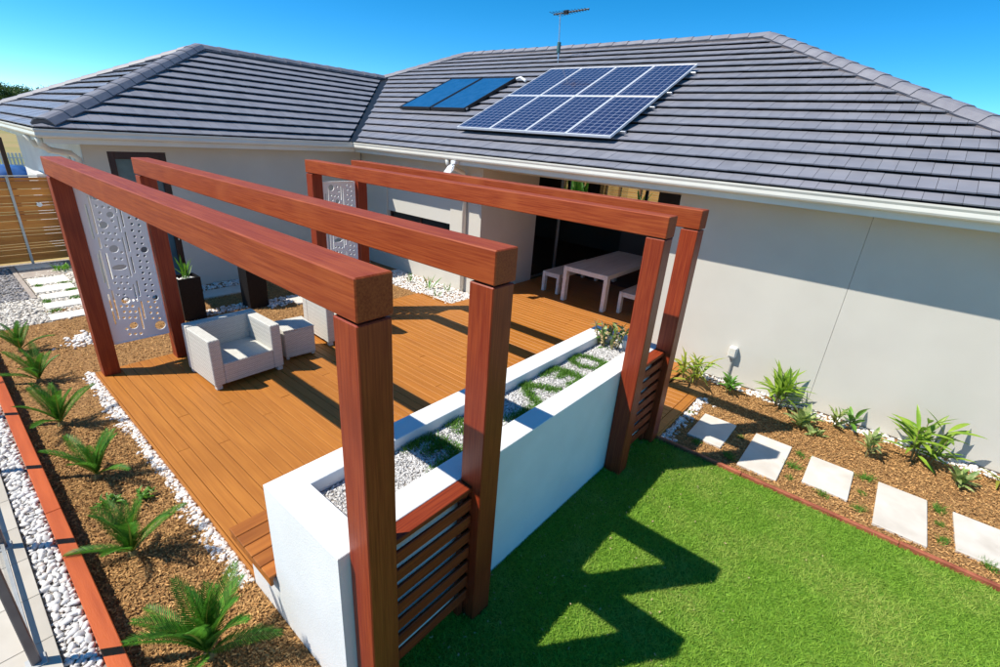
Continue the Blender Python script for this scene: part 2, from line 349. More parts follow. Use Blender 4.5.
# ---- lawn
LX0, LX1, LY0, LY1 = -.18, 4.6, -2.0, 3.95
sheet('lawn', [(LX0, LY0), (LX1, LY0), (LX1, LY1), (LX0, LY1)], -.05, SOIL)
def blades(name, xs, ys, z, h, w, m, lean=.5):
    n = len(xs); a = rng.uniform(0, 6.283, n); hh = h*rng.uniform(.55, 1.25, n); ln = hh*lean*rng.uniform(0, 1.3, n); b = rng.uniform(0, 6.283, n)
    dx, dy = np.cos(a)*w/2, np.sin(a)*w/2
    z0 = np.full(n, z) if np.isscalar(z) else z
    V = np.stack([np.stack([xs-dx, ys-dy, z0], 1), np.stack([xs+dx, ys+dy, z0], 1), np.stack([xs+np.cos(b)*ln, ys+np.sin(b)*ln, z0+hh], 1)], 1)
    return fastmesh(name, V.reshape(-1, 3), np.arange(n*3).reshape(n, 3))
def ru_(a, b, n): return rng.uniform(a, b, n)
n = 330000
gx = LX0+(LX1-LX0)*rng.uniform(0, 1, n)**1.15; gy = rng.uniform(LY0+.3, LY1, n)
me = blades('grass', gx, gy, -.05, .027, .0075, GRASS, 1.5); g = link('grass', me, GRASS)
tag(g, 'short mown green lawn grass beside the white planter wall', 'grass', kind='stuff')

n = 420; lx = np.abs(rng.normal(0, .75, n))-.15; ly = ru_(-.2, 3.9, n)
bv = np.array([(-1, -.5, 0), (1, -.5, 0), (1, .5, 0), (-1, .5, 0)], float)/2
s_ = rng.uniform(.008, .02, n); R_ = rotmats(n); R_[:, 2, :] *= .5
o = link('leaf_litter', scatter('leaf_litter', (bv, np.array([[0, 1, 2, 3]])), np.stack([lx, ly, np.full(n, -.024)], 1), np.stack([s_, s_, s_], 1), R_, LEAFDRY), LEAFDRY); tag(o, 'scattered dry brown leaf bits on the lawn near the planter', 'leaf litter', kind='stuff')

# ---- mulch beds
def inpoly(xs, ys, rects): 
    k = np.zeros(len(xs), bool)
    for x0, x1, y0, y1 in rects: k |= (xs > x0) & (xs < x1) & (ys > y0) & (ys < y1)
    return k
def chips(rects, dens, z=-.05, avoid=()):
    P = []
    for x0, x1, y0, y1 in rects:
        k = int((x1-x0)*(y1-y0)*dens); P.append(np.stack([rng.uniform(x0, x1, k), rng.uniform(y0, y1, k)], 1))
    P = np.vstack(P); P = P[~inpoly(P[:, 0], P[:, 1], avoid)]; n = len(P)
    L_ = rng.uniform(.010, .032, n); Wd = rng.uniform(.004, .011, n)
    bv = np.array([(-1, -1, 0), (1, -1, 0), (1, 1, 0), (-1, 1, 0)], float)/2; bf = np.array([[0, 1, 2, 3]])
    az = rng.uniform(0, 6.28, n); R = rotz(az); tx = rng.normal(0, .38, n); ty = rng.normal(0, .5, n)
    c, s = np.cos(tx), np.sin(tx); o = np.ones(n); zz = np.zeros(n)
    Ry = np.stack([c, zz, s, zz, o, zz, -s, zz, c], 1).reshape(n, 3, 3)
    c, s = np.cos(ty), np.sin(ty); Rx = np.stack([o, zz, zz, zz, c, -s, zz, s, c], 1).reshape(n, 3, 3)
    R = R @ Ry @ Rx
    pos = np.column_stack([P, z+rng.uniform(.002, .022, n)])
    return scatter('bark_chips', (bv, bf), pos, np.stack([L_, Wd, np.ones(n)], 1), R, CHIP)
sheet('mulch_bed_left', [(-8.3, -.84), (.6, -.84), (.6, -.061), (-8.3, -.061)], -.05, MULCH)
sheet('mulch_bed_back', [(-8.95, -.061), (-5.8, -.061), (-5.8, 5.4), (-4.9, 5.4), (-4.9, 6.22), (-8.95, 6.22)], -.05, MULCH)
sheet('mulch_bed_right', [(-.45, 4.0), (4.8, 4.0), (4.8, 6.22), (-.45, 6.22)], -.05, MULCH)
PAVERS = [(.24, .63, 4.315, 4.965), (.86, 1.255, 4.13, 4.965), (1.46, 1.87, 4.325, 4.94), (2.09, 2.50, 4.115, 4.94), (2.70, 3.11, 4.26, 4.92)]
c = link('bark_chips', chips([(-4.5, .6, -.83, -.07)], 7500), CHIP); tag(c, 'loose brown bark chips between orange edging and deck', 'mulch', kind='stuff')
c = link('bark_chips', chips([(-8.3, -4.5, -.83, -.07), (-8.9, -5.85, -.05, 5.3)], 1800), CHIP); tag(c, 'brown bark chips behind the armchairs beyond the deck', 'mulch', kind='stuff')
c = link('bark_chips', chips([(.03, 4.0, 4.03, 6.1)], 5200, avoid=PAVERS), CHIP); tag(c, 'brown bark chips around the pavers along the house wall', 'mulch', kind='stuff')

# ---- stones: nearest ones as single stones, the rest joined
stone_vars = []
for i in range(10):
    bv, bf = ICO1; v = bv*(1+rng.normal(0, .15, (len(bv), 1)))*np.array((1, .72, .55)); me = fastmesh('stone', v, bf); me.materials.append(STONEO); stone_vars.append(me)
gravel = sheet('gravel_strip', [(-8.3, -1.1), (.6, -1.1), (.6, -.94), (-8.3, -.94)], .055, BEDG)
placed = []
k = 0; tries = 0
while k < 290 and tries < 9000:
    tries += 1
    x = -4.1+4.1*random.random()**.8*.78; y = random.uniform(-1.085, -.955); r = random.uniform(.015, .029)
    if any((x-a)**2+((y-b_)*1.1)**2 < (.82*(r+c_))**2 for a, b_, c_ in placed): continue
    placed.append((x, y, r)); k += 1
    o = link('stone', random.choice(stone_vars), None, gravel, (x, y, .062+r*.35)); s = r*1.12
    o.scale = (s*random.uniform(1, 1.3), s*random.uniform(.9, 1.15), s*random.uniform(.9, 1.3)); o.rotation_euler = (random.uniform(-.4, .4), random.uniform(-.4, .4), random.uniform(0, 6.28))
def ru(a, b, n): return rng.uniform(a, b, n)
def stuff_peb(rects, dens, z, size, m, label, base=ICO0, parent=None, avoid=(), name='pebbles'):
    P = []
    for x0, x1, y0, y1 in rects:
        n = int((x1-x0)*(y1-y0)*dens); P.append(np.stack([ru(x0, x1, n), ru(y0, y1, n)], 1))
    P = np.vstack(P); P = P[~inpoly(P[:, 0], P[:, 1], avoid)]
    o = link(name, pebbles(name, P[:, 0], P[:, 1], z, size, m, base), m, parent)
    if parent is None: tag(o, label, 'pebbles', kind='stuff')
    else: tag(o, kind='stuff')
    return o
stuff_peb([(-4.2, -.4, -1.09, -.95)], 2100, .055, .011, STONEW, '', parent=gravel)
stuff_peb([(-8.3, -4.1, -1.09, -.95)], 1500, .055, .02, STONEW, '', parent=gravel)
# white strip along the deck edge: wavy outer border
n = 1500; px = ru(-5.95, -1.42, n); wob = .05*np.sin(px*2.3)+.03*np.sin(px*5.1+1); py = -.062-np.abs(rng.normal(0, .5, n))*(.085+wob*.35)
o = link('pebbles', pebbles('pebbles', px, py, -.05, .019, STONEW, ICO1), STONEW); tag(o, 'white pebble strip along the long front edge of the timber deck', 'pebbles', kind='stuff')
n = 130; o = link('pebbles', pebbles('pebbles', rng.normal(-7.2, .14, n), rng.normal(.12, .12, n), -.05, .03, STONEW), STONEW); tag(o, 'small heap of white pebbles on the mulch left of the red post', 'pebbles', kind='stuff')
stuff_peb([(-.25, 4.0, 6.0, 6.2)], 900, -.045, .021, STONEW, 'white pebble strip along the foot of the right house wall', ICO1)
n = 260; o = link('pebbles', pebbles('pebbles', .03+np.abs(rng.normal(0, .055, n)), ru(3.98, 5.4, n), -.05, .022, STONEW, ICO1), STONEW); tag(o, 'white pebbles along the end of the deck near the lawn', 'pebbles', kind='stuff')
stuff_peb([(-7.6, -4.95, 5.36, 6.2)], 900, -.05, .024, STONEW, 'white pebble bed below the shuttered window')
stuff_peb([(-8.92, -8.55, 1.0, 6.1), (-7.4, -7.12, 1.75, 2.45), (-7.3, -6.85, 2.72, 3.6)], 700, -.05, .026, STONEW, 'white pebbles around the black pots and the left wing wall')
# far gravel areas
sheet('gravel_yard', [(-12.6, -3), (-8.3, -3), (-8.3, .9), (-12.6, .9)], -.06, BEDG)
PADS = [(-12.32, -11.97, .0, .55), (-11.08, -10.60, .02, .58), (-10.45, -10.05, .0, .56), (-9.88, -9.56, .02, .56), (-9.3, -8.97, -.02, .56), (-8.65, -8.32, -.06, .50)]
stuff_peb([(-12.2, -9.75, -1.7, -.1)], 900, -.06, .024, STONED, 'grey pebble patch in front of the slatted fence')
stuff_peb([(-9.75, -8.32, -1.7, .0), (-12.3, -8.3, .0, .75)], 900, -.06, .024, STONEB, 'beige pebbles around the white stepping pads', avoid=PADS)

# ---- pale tile path at lower left
path = tag(G().box(-5.6, 1.2, -1.98, -1.105, -.08, .092, b=.002).build('tile_path', GROUT), kind='structure')
for i in range(16):
    for j in range(2):
        x0 = -5.54+i*.42; y0 = -1.1-(j+1)*.42; G().box(x0+.002, x0+.418, y0+.002, y0+.418, .08, .1, b=.002).build('tile', TILEP, path, origin=(0, 0, 0))

# ---- timber deck
deck = tag(G().box(-5.78, -1.0, -.02, 3.95, -.088, -.034).box(-5.78, -.06, 3.96, 5.33, -.088, -.034).box(-4.88, -.47, 5.34, 6.2, -.088, -.034).box(-4.97, -1.12, 6.21, 12.9, -.088, -.034).build('deck', UNDER), kind='structure')
PITCH = .111; y = -.03; row = 0
while y < 9.3:
    yc = y+PITCH/2; x0 = -5.8; x1 = -1.395
    if yc > 3.97: x1 = -.105
    if yc > 5.31: x0, x1 = -4.9, -.56
    if yc > 6.18: x0, x1 = -4.97, -1.11
    cuts = [x0]; x = x0+random.uniform(1.6, 5.0)
    while x < x1-.9: cuts.append(x); x += random.uniform(3.6, 5.4)
    cuts.append(x1)
    for a, b_ in zip(cuts, cuts[1:]):
        dz = random.uniform(-.0015, .0015); G().box(a+.0015, b_-.0015, y+.002, y+PITCH-.002, -.031, dz, b=.004).build('plank', DECKM, deck, origin=(0, 0, 0))
    y += PITCH; row += 1
for d in ((-.1, .0, 3.972, 5.33), (-.555, -.455, 5.35, 6.19)):
    G().box(d[0], d[1], d[2], d[3], -.031, .001, b=.004).build('border_plank', DECKM, deck, origin=(0, 0, 0))
for d in ((-5.8, -1.4, -.052, -.032, -.10, -.003), (-5.822, -5.802, -.05, 5.34, -.10, -.003), (.002, .02, 3.97, 5.34, -.10, -.004), (-.455, .0, 5.335, 5.349, -.1, -.004), (-5.80, -4.9, 5.36, 5.375, -.1, -.004)):
    G().box(*d, b=.003).build('fascia_board', DECKM, deck, origin=(0, 0, 0))

# ================================================================== HOUSE
house = thing('house', (0, 6.22, -.1), 'single-storey grey rendered house with hipped tiled roof, L-shaped around the deck', 'house')
WY = 6.22; GY = 5.6; ZE = 2.785; TAN = math.tan(math.radians(25))
# walls
g = G(); wx0, wx1, wz0, wz1 = -8.0, -5.86, .85, 1.95
for d in ((-8.95, wx0, -.1, 2.6), (wx1, -4.98, -.1, 2.6), (wx0, wx1, -.1, wz0), (wx0, wx1, wz1, 2.6)): g.box(d[0], d[1], WY, WY+.2, d[2], d[3], b=.0005)
g.build('wall', WALLM, house)
G().box(-5.18, -4.98, WY+.2, 8.1, -.1, 2.6, b=.001).build('wall', WALLM, house)
for a, b_ in ((-1.1, 1.1905), (1.1935, 3.25)): G().box(a, b_, WY, WY+.2, -.035, 2.6, b=.002).build('wall', WALLM, house)
G().box(-1.1, 3.25, WY+.012, WY+.2, -.1, -.042, b=.001).build('slab_edge', WALLM, house)
G().box(-1.1, -.9, WY+.2, 13, -.1, 2.6, b=.001).build('wall', WALLM, house)
G().box(3.05, 3.25, WY+.2, 15.9, -.1, 2.6, b=.001).build('wall', WALLM, house)
G().box(-4.98, -1.1, WY+.03, WY+.2, 2.52, 2.6, b=.001).build('lintel', SOFF, house)
G().box(-5.1, -1.0, WY+.2, 13.2, 2.5, 2.56, b=.001).build('alfresco_ceiling', SOFF, house)
# left wing walls
LWX, LWY = -8.95, .95
g = G(); dy0, dy1, dz1 = 1.27, 2.12, 2.46
for d in ((LWY, dy0, -.1, 2.6), (dy1, 6.2, -.1, 2.6), (dy0, dy1, dz1, 2.6), (dy0, dy1, -.1, -.03)): g.box(LWX-.2, LWX, d[0], d[1], d[2], d[3], b=.0005)
g.build('wall', WALLM, house)
G().box(-15.2, LWX-.2, LWY, LWY+.2, -.1, 2.6, b=.001).build('wall', WALLW, house)
G().box(LWX-.199, LWX-.001, LWY-.004, LWY-.001, -.1, 2.6, b=.0005).build('corner_trim', WALLW, house)
G().box(-15.2, -15.0, LWY+.2, 15, -.1, 2.6, b=.001).build('wall', WALLW, house)
# left wing door
dr = G().box(LWX-.12, LWX-.02, dy0, dy0+.1, -.03, dz1).box(LWX-.12, LWX-.02, dy1-.1, dy1, -.03, dz1).box(LWX-.12, LWX-.02, dy0+.1, dy1-.1, dz1-.12, dz1).box(LWX-.12, LWX-.02, dy0+.1, dy1-.1, -.03, .12).build('door', DARKFR, house)
sub('pane', G().box(LWX-.08, LWX-.07, dy0+.1, dy1-.1, .12, dz1-.12, b=.001), mat('blue_door_glass', (.05, .12, .16), (.08, .17, .21), 4, rough=.12, spec=.6), dr)
sub('handle', G().tube([(LWX+.02, dy1-.05, .9), (LWX+.02, dy1-.05, 1.15)], .012), ALUM, dr)
# window with blind in the main wall
wn = G().box(wx0, wx0+.05, WY+.10, WY+.16, wz0, wz1).box(wx1-.05, wx1, WY+.10, WY+.16, wz0, wz1).box(wx0+.05, wx1-.05, WY+.10, WY+.16, wz1-.05, wz1).box(wx0+.05, wx1-.05, WY+.10, WY+.16, wz0, wz0+.05).box(-6.95, -6.90, WY+.1, WY+.16, wz0+.05, wz1-.05).build('window', DARKFR, house)
sub('pane', G().box(wx0+.05, wx1-.05, WY+.125, WY+.131, wz0+.05, wz1-.05, b=.001), mat('dark_pane', (.012, .014, .016), rough=.06, spec=.6), wn)
sub('blind', G().box(wx0+.01, wx1-.01, WY+.03, WY+.045, 1.33, wz1-.005, b=.002), SHADEB, wn)
sub('sill', G().box(wx0-.04, wx1+.04, WY-.03, WY+.1, wz0-.05, wz0-.001, b=.004), WALLM, wn)
# glass side wall and back glazing of the alfresco
sd = G().box(-5.15, -5.09, 9.25, 9.31, -.03, 2.5).box(-5.15, -5.09, 8.11, 9.25, -.03, .02).box(-5.15, -5.09, 9.31, 12.9, -.03, .02).box(-5.15, -5.09, 8.11, 12.9, 2.42, 2.5).build('sliding_door', ALUM, house)
sub('pane', G().box(-5.125, -5.115, 8.11, 12.9, .02, 2.42, b=.001), GLASSD, sd)
bw = G()
for x in (-8.6, -7.25, -5.9, -4.55, -3.2, -1.9, -1.15): bw.box(x-.04, x+.04, 12.96, 13.04, -.03, 2.45)
bw.box(-8.6, -1.1, 12.96, 13.04, -.09, -.035).box(-8.6, -1.1, 12.96, 13.04, 2.45, 2.56)
bw = bw.build('back_glazing', BLACKP, house); sub('pane', G().box(-8.58, -1.16, 12.995, 13.005, -.03, 2.45, b=.001), GLASSD, bw)
G().box(-8.6, -1.1, 12.90, 12.955, -.03, 1.05, b=.001).build('light_block_panel', INTER, house)  # added solid panel, keeps back light out of the dining area
for a, b_ in ((-8.6, -7.5), (-6.5, -5.95), (-4.15, -1.12)): G().box(a, b_, 12.91, 12.954, 1.051, 2.45, b=.001).build('interior_wall', INTER, house)  # dark panels added so these stretches of the back glazing look dark
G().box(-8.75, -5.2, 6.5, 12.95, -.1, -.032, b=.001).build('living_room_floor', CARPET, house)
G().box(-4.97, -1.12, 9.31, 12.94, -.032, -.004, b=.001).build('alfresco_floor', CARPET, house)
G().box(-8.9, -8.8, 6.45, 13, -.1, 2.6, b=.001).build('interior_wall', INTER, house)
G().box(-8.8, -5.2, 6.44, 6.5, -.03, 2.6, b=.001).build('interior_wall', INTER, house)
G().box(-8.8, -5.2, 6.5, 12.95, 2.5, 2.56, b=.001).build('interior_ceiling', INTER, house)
# soffits
G().box(-8.95, 3.7, 5.72, WY, 2.602, 2.62, b=.001).build('soffit', SOFF, house)
G().box(LWX, -8.47, .47, 5.715, 2.602, 2.62, b=.001).build('soffit', SOFF, house)
G().box(-15.8, LWX-.002, .47, LWY, 2.602, 2.62, b=.001).build('soffit', SOFF, house)
# fascias and gutters: quad profile (u outwards, z)
PROF = [(0, 2.665), (-.085, 2.665), (-.105, 2.68), (-.112, 2.70), (-.108, 2.74), (-.118, 2.765), (-.118, 2.785), (-.108, 2.787), (-.104, 2.772), (-.098, 2.745), (-.098, 2.70), (-.085, 2.682), (0, 2.682)]
def sweep_profile(prof, path):          # path: list of (x, y, nx, ny) corner points with mitre offset directions
    V = []; F = []; n = len(prof)
    for x, y, nx, ny in path:
        for u, z in prof: V.append((x-nx*u, y-ny*u, z))
    for i in range(len(path)-1):
        for k in range(n): F.append([i*n+k, i*n+(k+1) % n, (i+1)*n+(k+1) % n, (i+1)*n+k])
    F.append(list(range(n))); F.append([(len(path)-1)*n+k for k in range(n)][::-1]); return V, F
# eave line (fascia outer face) : left wing front -> left wing side -> main front
pth = [(-15.83, .47, 0, -1), (-8.47, .47, 1, -1), (-8.47, 5.72, 1, -1), (3.70, 5.72, 1, -1), (3.70, 16.6, 1, 0)]
G().add(*sweep_profile(PROF, pth)).build('gutter', TRIM, house)
FPROF = [(0, 2.585), (.02, 2.585), (.02, 2.775), (0, 2.775)]
FPROF2 = [(.001, 2.585), (-.012, 2.585), (-.012, 2.66), (.001, 2.66)]
G().add(*sweep_profile(FPROF, pth)).build('fascia', TRIM, house)
G().add(*sweep_profile(FPROF2, pth)).build('fascia_trim', TRIM, house)
# downpipes
G().tube([(-5.40, 5.66, 2.66), (-5.40, 5.68, 2.56), (-5.40, 6.1, 2.42), (-5.40, WY-.05, 2.32), (-5.40, WY-.05, -.05)], .042, 10).build('downpipe', TRIM, house, smooth=True)
G().tube([(-8.60, .42, 2.66), (-8.62, .44, 2.56), (-8.72, .52, 2.48), (-8.93, .8, 2.42), (-8.97, .89, 2.34), (-8.97, .89, -.05)], .045, 10).build('downpipe', TRIM, house, smooth=True)
G().tube([(-9.6, .42, 2.66), (-9.6, .5, 2.5), (-9.6, .86, 2.36), (-9.6, .9, 2.2), (-9.6, .9, -.05)], .045, 10).build('downpipe', TRIM, house, smooth=True)
G().box(-13.4, -12.7, .80, .948, 1.2, 1.75, b=.01).build('meter_box', WALLW, house)

# ---- roof
roof = G().add([(-8.40, 5.66, 2.77), (3.75, 5.66, 2.77), (-1.73, 11.15, 5.34), (-10.4, 11.15, 5.34), (-12.15, 9.4, 4.53)], [[0, 1, 2, 3, 4]])
roof.add([(-8.41, .40, 2.77), (-8.41, 5.66, 2.77), (-12.15, 9.4, 4.53), (-12.15, 4.15, 4.53)], [[0, 1, 2, 3]])
roof.add([(-8.41, .40, 2.77), (-15.9, .40, 2.77), (-12.15, 4.15, 4.53)], [[0, 1, 2]])
roof.add([(3.75, 5.66, 2.77), (3.75, 16.65, 2.77), (-1.73, 11.15, 5.34)], [[0, 1, 2]])
roof.add([(3.75, 16.65, 2.77), (-15.9, 16.65, 2.77), (-10.4, 11.15, 5.34), (-1.73, 11.15, 5.34)], [[0, 1, 2, 3]])
roof.add([(-15.9, .40, 2.77), (-15.9, 16.65, 2.77), (-10.4, 11.15, 5.34), (-12.15, 9.4, 4.53), (-12.15, 4.15, 4.53)], [[0, 1, 2, 3, 4]])
roof = roof.build('roof', UNDER, house)
GA, TW = .342, .316
def clip(poly, a, b):                    # keep the left side of a->b
    out = []
    for i in range(len(poly)):
        p, q = poly[i], poly[(i+1) % len(poly)]
        sp = (b[0]-a[0])*(p[1]-a[1])-(b[1]-a[1])*(p[0]-a[0]); sq = (b[0]-a[0])*(q[1]-a[1])-(b[1]-a[1])*(q[0]-a[0])
        if sp >= 0: out.append(p)
        if (sp >= 0) != (sq >= 0): t = sp/(sp-sq); out.append((p[0]+t*(q[0]-p[0]), p[1]+t*(q[1]-p[1])))
    return out
tiles = []                               # (score, V, F)
def tile_slope(org, U, Vd, poly, vis=1.0):
    org, U, Vd = (np.array(a, float) for a in (org, U, Vd)); Nn = np.cross(U, Vd); Nn /= np.linalg.norm(Nn)
    if Nn[2] < 0: Nn = -Nn
    area = sum(poly[i][0]*poly[(i+1) % len(poly)][1]-poly[(i+1) % len(poly)][0]*poly[i][1] for i in range(len(poly)))
    if area < 0: poly = poly[::-1]
    us = [p[0] for p in poly]; vs = [p[1] for p in poly]
    r = 0; v = -.13
    while v < max(vs):
        u = min(us)-TW+((r*.237) % TW)
        while u < max(us):
            gV = []; gF = []; cnt = 0; cen = None
            for a, b_ in ((u+.002, u+TW/2-.002), (u+TW/2+.002, u+TW-.002)):
                pl = [(a, v), (b_, v), (b_, v+GA+.02), (a, v+GA+.02)]
                for i in range(len(poly)):
                    pl = clip(pl, poly[i], poly[(i+1) % len(poly)])
                    if len(pl) < 3: break
                if len(pl) < 3: continue
                k = len(pl); jt = random.uniform(-.002, .002)
                bot = [org+U*p[0]+Vd*p[1]+Nn*(.046+jt-(p[1]-v)/GA*.044) for p in pl]
                top = [org+U*p[0]+Vd*p[1]+Nn*(.062+jt-(p[1]-v)/GA*.046) for p in pl]
                gV += bot+top; gF += [[cnt+k+i for i in range(k)], [cnt+k-1-i for i in range(k)]]+[[cnt+i, cnt+(i+1) % k, cnt+(i+1) % k+k, cnt+i+k] for i in range(k)]; cnt += 2*k
            if gV:
                cen = np.mean(gV, 0); d = cen-np.array(CAM); dist = np.linalg.norm(d); A = len(gV)/16
                px = np.dot(d, rt2)/np.dot(d, fw); inside = abs(px) < 1.06
                tiles.append((A*vis*abs(np.dot(d/dist, Nn))/dist**2*(1 if inside else 0), np.array(gV), gF))
            u += TW
        v += GA*1.0; r += 1
c25, s25 = math.cos(math.radians(25)), math.sin(math.radians(25))
def sl(h): return h/c25                   # plan distance to slope distance
tile_slope((0, 5.64, ZE-.005), (1, 0, 0), (0, c25, s25), [(-8.26, 0), (3.80, 0), (-1.73, sl(5.51)), (-10.4, sl(5.51)), (-12.04, sl(3.87))])
tile_slope((-8.39, 0, ZE-.005), (0, 1, 0), (-c25, 0, s25), [(.38, 0), (5.51, 0), (9.27, sl(3.76)), (4.15, sl(3.76))])
tile_slope((0, .39, ZE-.005), (1, 0, 0), (0, c25, s25), [(-8.37, 0), (-15.93, 0), (-12.15, sl(3.76))])
tile_slope((3.78, 0, ZE-.005), (0, 1, 0), (-c25, 0, s25), [(5.62, 0), (16.68, 0), (11.15, sl(5.51))], 0)
tile_slope((-15.93, 0, ZE-.005), (0, 1, 0), (c25, 0, s25), [(.38, 0), (12.95, 0), (9.4, sl(3.76)), (4.15, sl(3.76))], 0)
tiles.sort(key=lambda t: -t[0])
org = np.array(house.location)
for sc, V, F in tiles[:300]:
    c = V.mean(0); link('roof_tile', newmesh('roof_tile', V-c, F), TILEM, roof, tuple(c-org))
rest = G()
for sc, V, F in tiles[300:]: rest.add(V, F)
o = sub('roof_tiles', rest, TILEM, roof); tag(o, kind='stuff')
# ridge and hip caps
def capmesh(h):
    # local x along the hip (uphill), peak up z ; slightly flared lower end
    sec = [(-.17, -.07), (-.095, .004), (-.05, .022), (.05, .022), (.095, .004), (.17, -.07)]
    V = []; F = []
    for x, k, zz in ((0, 1.02, .009), (h*.5, 1.0, .002), (h, .98, -.006)):
        for y_, z_ in sec: V.append((x, y_*k, z_+zz))
    for x, k, zz in ((0, .92, .0), (h, .84, -.02)):
        for y_, z_ in sec: V.append((x, y_*k, z_+zz-.012))
    n = 6
    for i in range(2):
        for j in range(n-1): F.append([i*n+j, i*n+j+1, (i+1)*n+j+1, (i+1)*n+j])
    for j in range(n-1): F.append([j, 3*n+j, 3*n+j+1, j+1])
    for j in (0, n-1): F.append([j, 3*n+j, 4*n+j, 2*n+j])
    me = newmesh('ridge_cap', V, F); me.materials.append(CAPM); return me
CAPME = capmesh(.44)
def caps(p0, p1, drop, m_flat=1.0, bed=True):
    p0, p1 = Vector(p0), Vector(p1); d = p1-p0; L_ = d.length; n = max(1, round((L_-.04)/.39)); stp = (L_-.44)/max(1, n-1); x = d.normalized()
    y_ = Vector((0, 0, 1)).cross(x).normalized(); z_ = x.cross(y_)
    M = Matrix((x, y_, z_)).transposed()
    for i in range(n):
        o = link('ridge_cap', CAPME, None, roof); o.matrix_local = Matrix.Translation(p0+x*(i*stp)+z_*drop-house.location) @ M.to_4x4()
    if bed:
        pl = [p0-x*.004+y_*a+z_*(b_+drop) for a, b_ in ((-.16, -.12), (-.15, -.06), (-.085, .0), (.085, .0), (.15, -.06), (.16, -.12))]
        sub('end_plug', G().add([tuple(v) for v in pl]+[tuple(v+x*.05) for v in pl], [[0, 1, 2, 3, 4, 5], [11, 10, 9, 8, 7, 6]]), BEDM, roof)
        V = []
        for t in (p0, p1):
            for a, b_ in ((-.165, -.13), (-.13, -.035), (.13, -.035), (.165, -.13)): V.append(t+y_*a+z_*(b_+drop))
        sub('bedding', G().add([tuple(v) for v in V], [[0, 1, 5, 4], [1, 2, 6, 5], [2, 3, 7, 6], [0, 3, 2, 1], [4, 5, 6, 7]]), BEDM, roof)
caps((3.72, 5.66, 2.80), (-1.73, 11.12, 5.37), .065)
caps((-8.50, .50, 2.845), (-12.12, 4.12, 4.56), .065)
caps((-15.85, .45, 2.82), (-12.15, 4.15, 4.56), .065)
caps((-12.15, 9.4, 4.55), (-10.4, 11.15, 5.37), .065)
caps((-1.73, 11.15, 5.37), (-10.4, 11.15, 5.37), .06)
caps((-12.15, 4.15, 4.55), (-12.15, 9.4, 4.55), .06)
# valley tray
sub('valley_tray', G().add([(-8.43, 5.50, 2.80), (-8.25, 5.68, 2.80), (-12.04, 9.47, 4.565), (-12.22, 9.29, 4.565)], [[0, 1, 2, 3]]), BLACKP, roof)

# ================================================================== things on the roof
def slope_frame(x, v, off):              # point on the main front slope at eave distance v along the slope
    return Vector((x, GY+v*c25, ZE+v*s25))+Vector((0, -s25, c25))*off
SM = Matrix(((1, 0, 0), (0, c25, -s25), (0, s25, c25)))
def v_of_y(y): return (y-GY)/c25
PW, PH = .84, 1.655
V0 = v_of_y(6.315)
colw = ('leftmost', 'second from left', 'third from left', 'rightmost')
def frame_rect(w, h, t, d): return G().box(0, w, 0, t, -d, 0, b=.002).box(0, w, h-t, h, -d, 0, b=.002).box(0, t, t, h-t, -d, 0, b=.002).box(w-t, w, t, h-t, -d, 0, b=.002)
pv_me = None
for r in range(2):
    for cidx in range(4):
        o = thing('solar_module', slope_frame(-5.775+cidx*(PW+.006), V0+r*(PH+.012), .14), 'dark blue solar panel, %s in the %s row of four' % (colw[cidx], ('lower', 'upper')[r]), 'solar panel', 'photovoltaic panels on the main roof')
        o.rotation_euler = SM.to_euler()
        if pv_me is None:
            fg = frame_rect(PW, PH, .022, .04); me1 = newmesh('frame', np.vstack(fg.V), fg.F)
            bg_ = G().box(.0225, PW-.0225, .0225, PH-.0225, -.03, -.004, b=.001); me2 = newmesh('cells', np.vstack(bg_.V), bg_.F)
            tg = G()
            for x in (.1, PW-.18):
                for yy in (.25, PH-.33): tg.box(x, x+.08, yy, yy+.06, -.14, -.04, b=.004)
            me3 = newmesh('mounting_foot', np.vstack(tg.V), tg.F); pv_me = (me1, me2, me3)
        link('frame', pv_me[0], PVWHITE, o); link('cells', pv_me[1], PV, o); link('mounting_foot', pv_me[2], ALUM, o)
rail_spots = ((.3, 'lowest'), (1.32, 'second lowest'), (1.98, 'second highest'), (3.0, 'highest'))
for dv, nm in rail_spots:
    g = G().box(-.05, 3.48, -.02, .02, -.045, 0, b=.003); o = link('mounting_rail', newmesh('mounting_rail', np.vstack(g.V), g.F), ALUM, None, slope_frame(-5.775, V0+dv, .098)); o.rotation_euler = SM.to_euler()
    tag(o, 'aluminium rail under the solar panels, %s of four, its end sticking out' % nm, 'rail', 'rails carrying the solar panels')
for i in range(2):
    o = thing('solar_collector', slope_frame(-8.70+i*1.11, v_of_y(7.23), .10), 'flat blue glazed solar hot water collector, %s of the pair' % ('left', 'right')[i], 'solar collector', 'hot water collectors on the roof'); o.rotation_euler = SM.to_euler()
    w, h = 1.08, 1.93
    g = frame_rect(w, h, .03, .065); link('frame', newmesh('frame', np.vstack(g.V), g.F), BLACKP, o)
    g = G().box(.03, w-.03, .03, h-.03, -.05, -.008, b=.001); link('glazing', newmesh('glazing', np.vstack(g.V), g.F), HW, o)
    g = G().box(-.03 if i == 0 else w+.001, 0-.001 if i == 0 else w+.03, .04, .10, -.06, -.02, b=.004); link('pipe_fitting', newmesh('pipe_fitting', np.vstack(g.V), g.F), ALUM, o)
    g = G().box(.15, .23, .3, .36, -.10, -.066, b=.004).box(.85, .93, .3, .36, -.10, -.066, b=.004).box(.15, .23, 1.6, 1.66, -.10, -.066, b=.004).box(.85, .93, 1.6, 1.66, -.10, -.066, b=.004)
    link('mounting_foot', newmesh('mounting_foot', np.vstack(g.V), g.F), ALUM, o)
p0 = slope_frame(-6.46, v_of_y(8.9), .08)
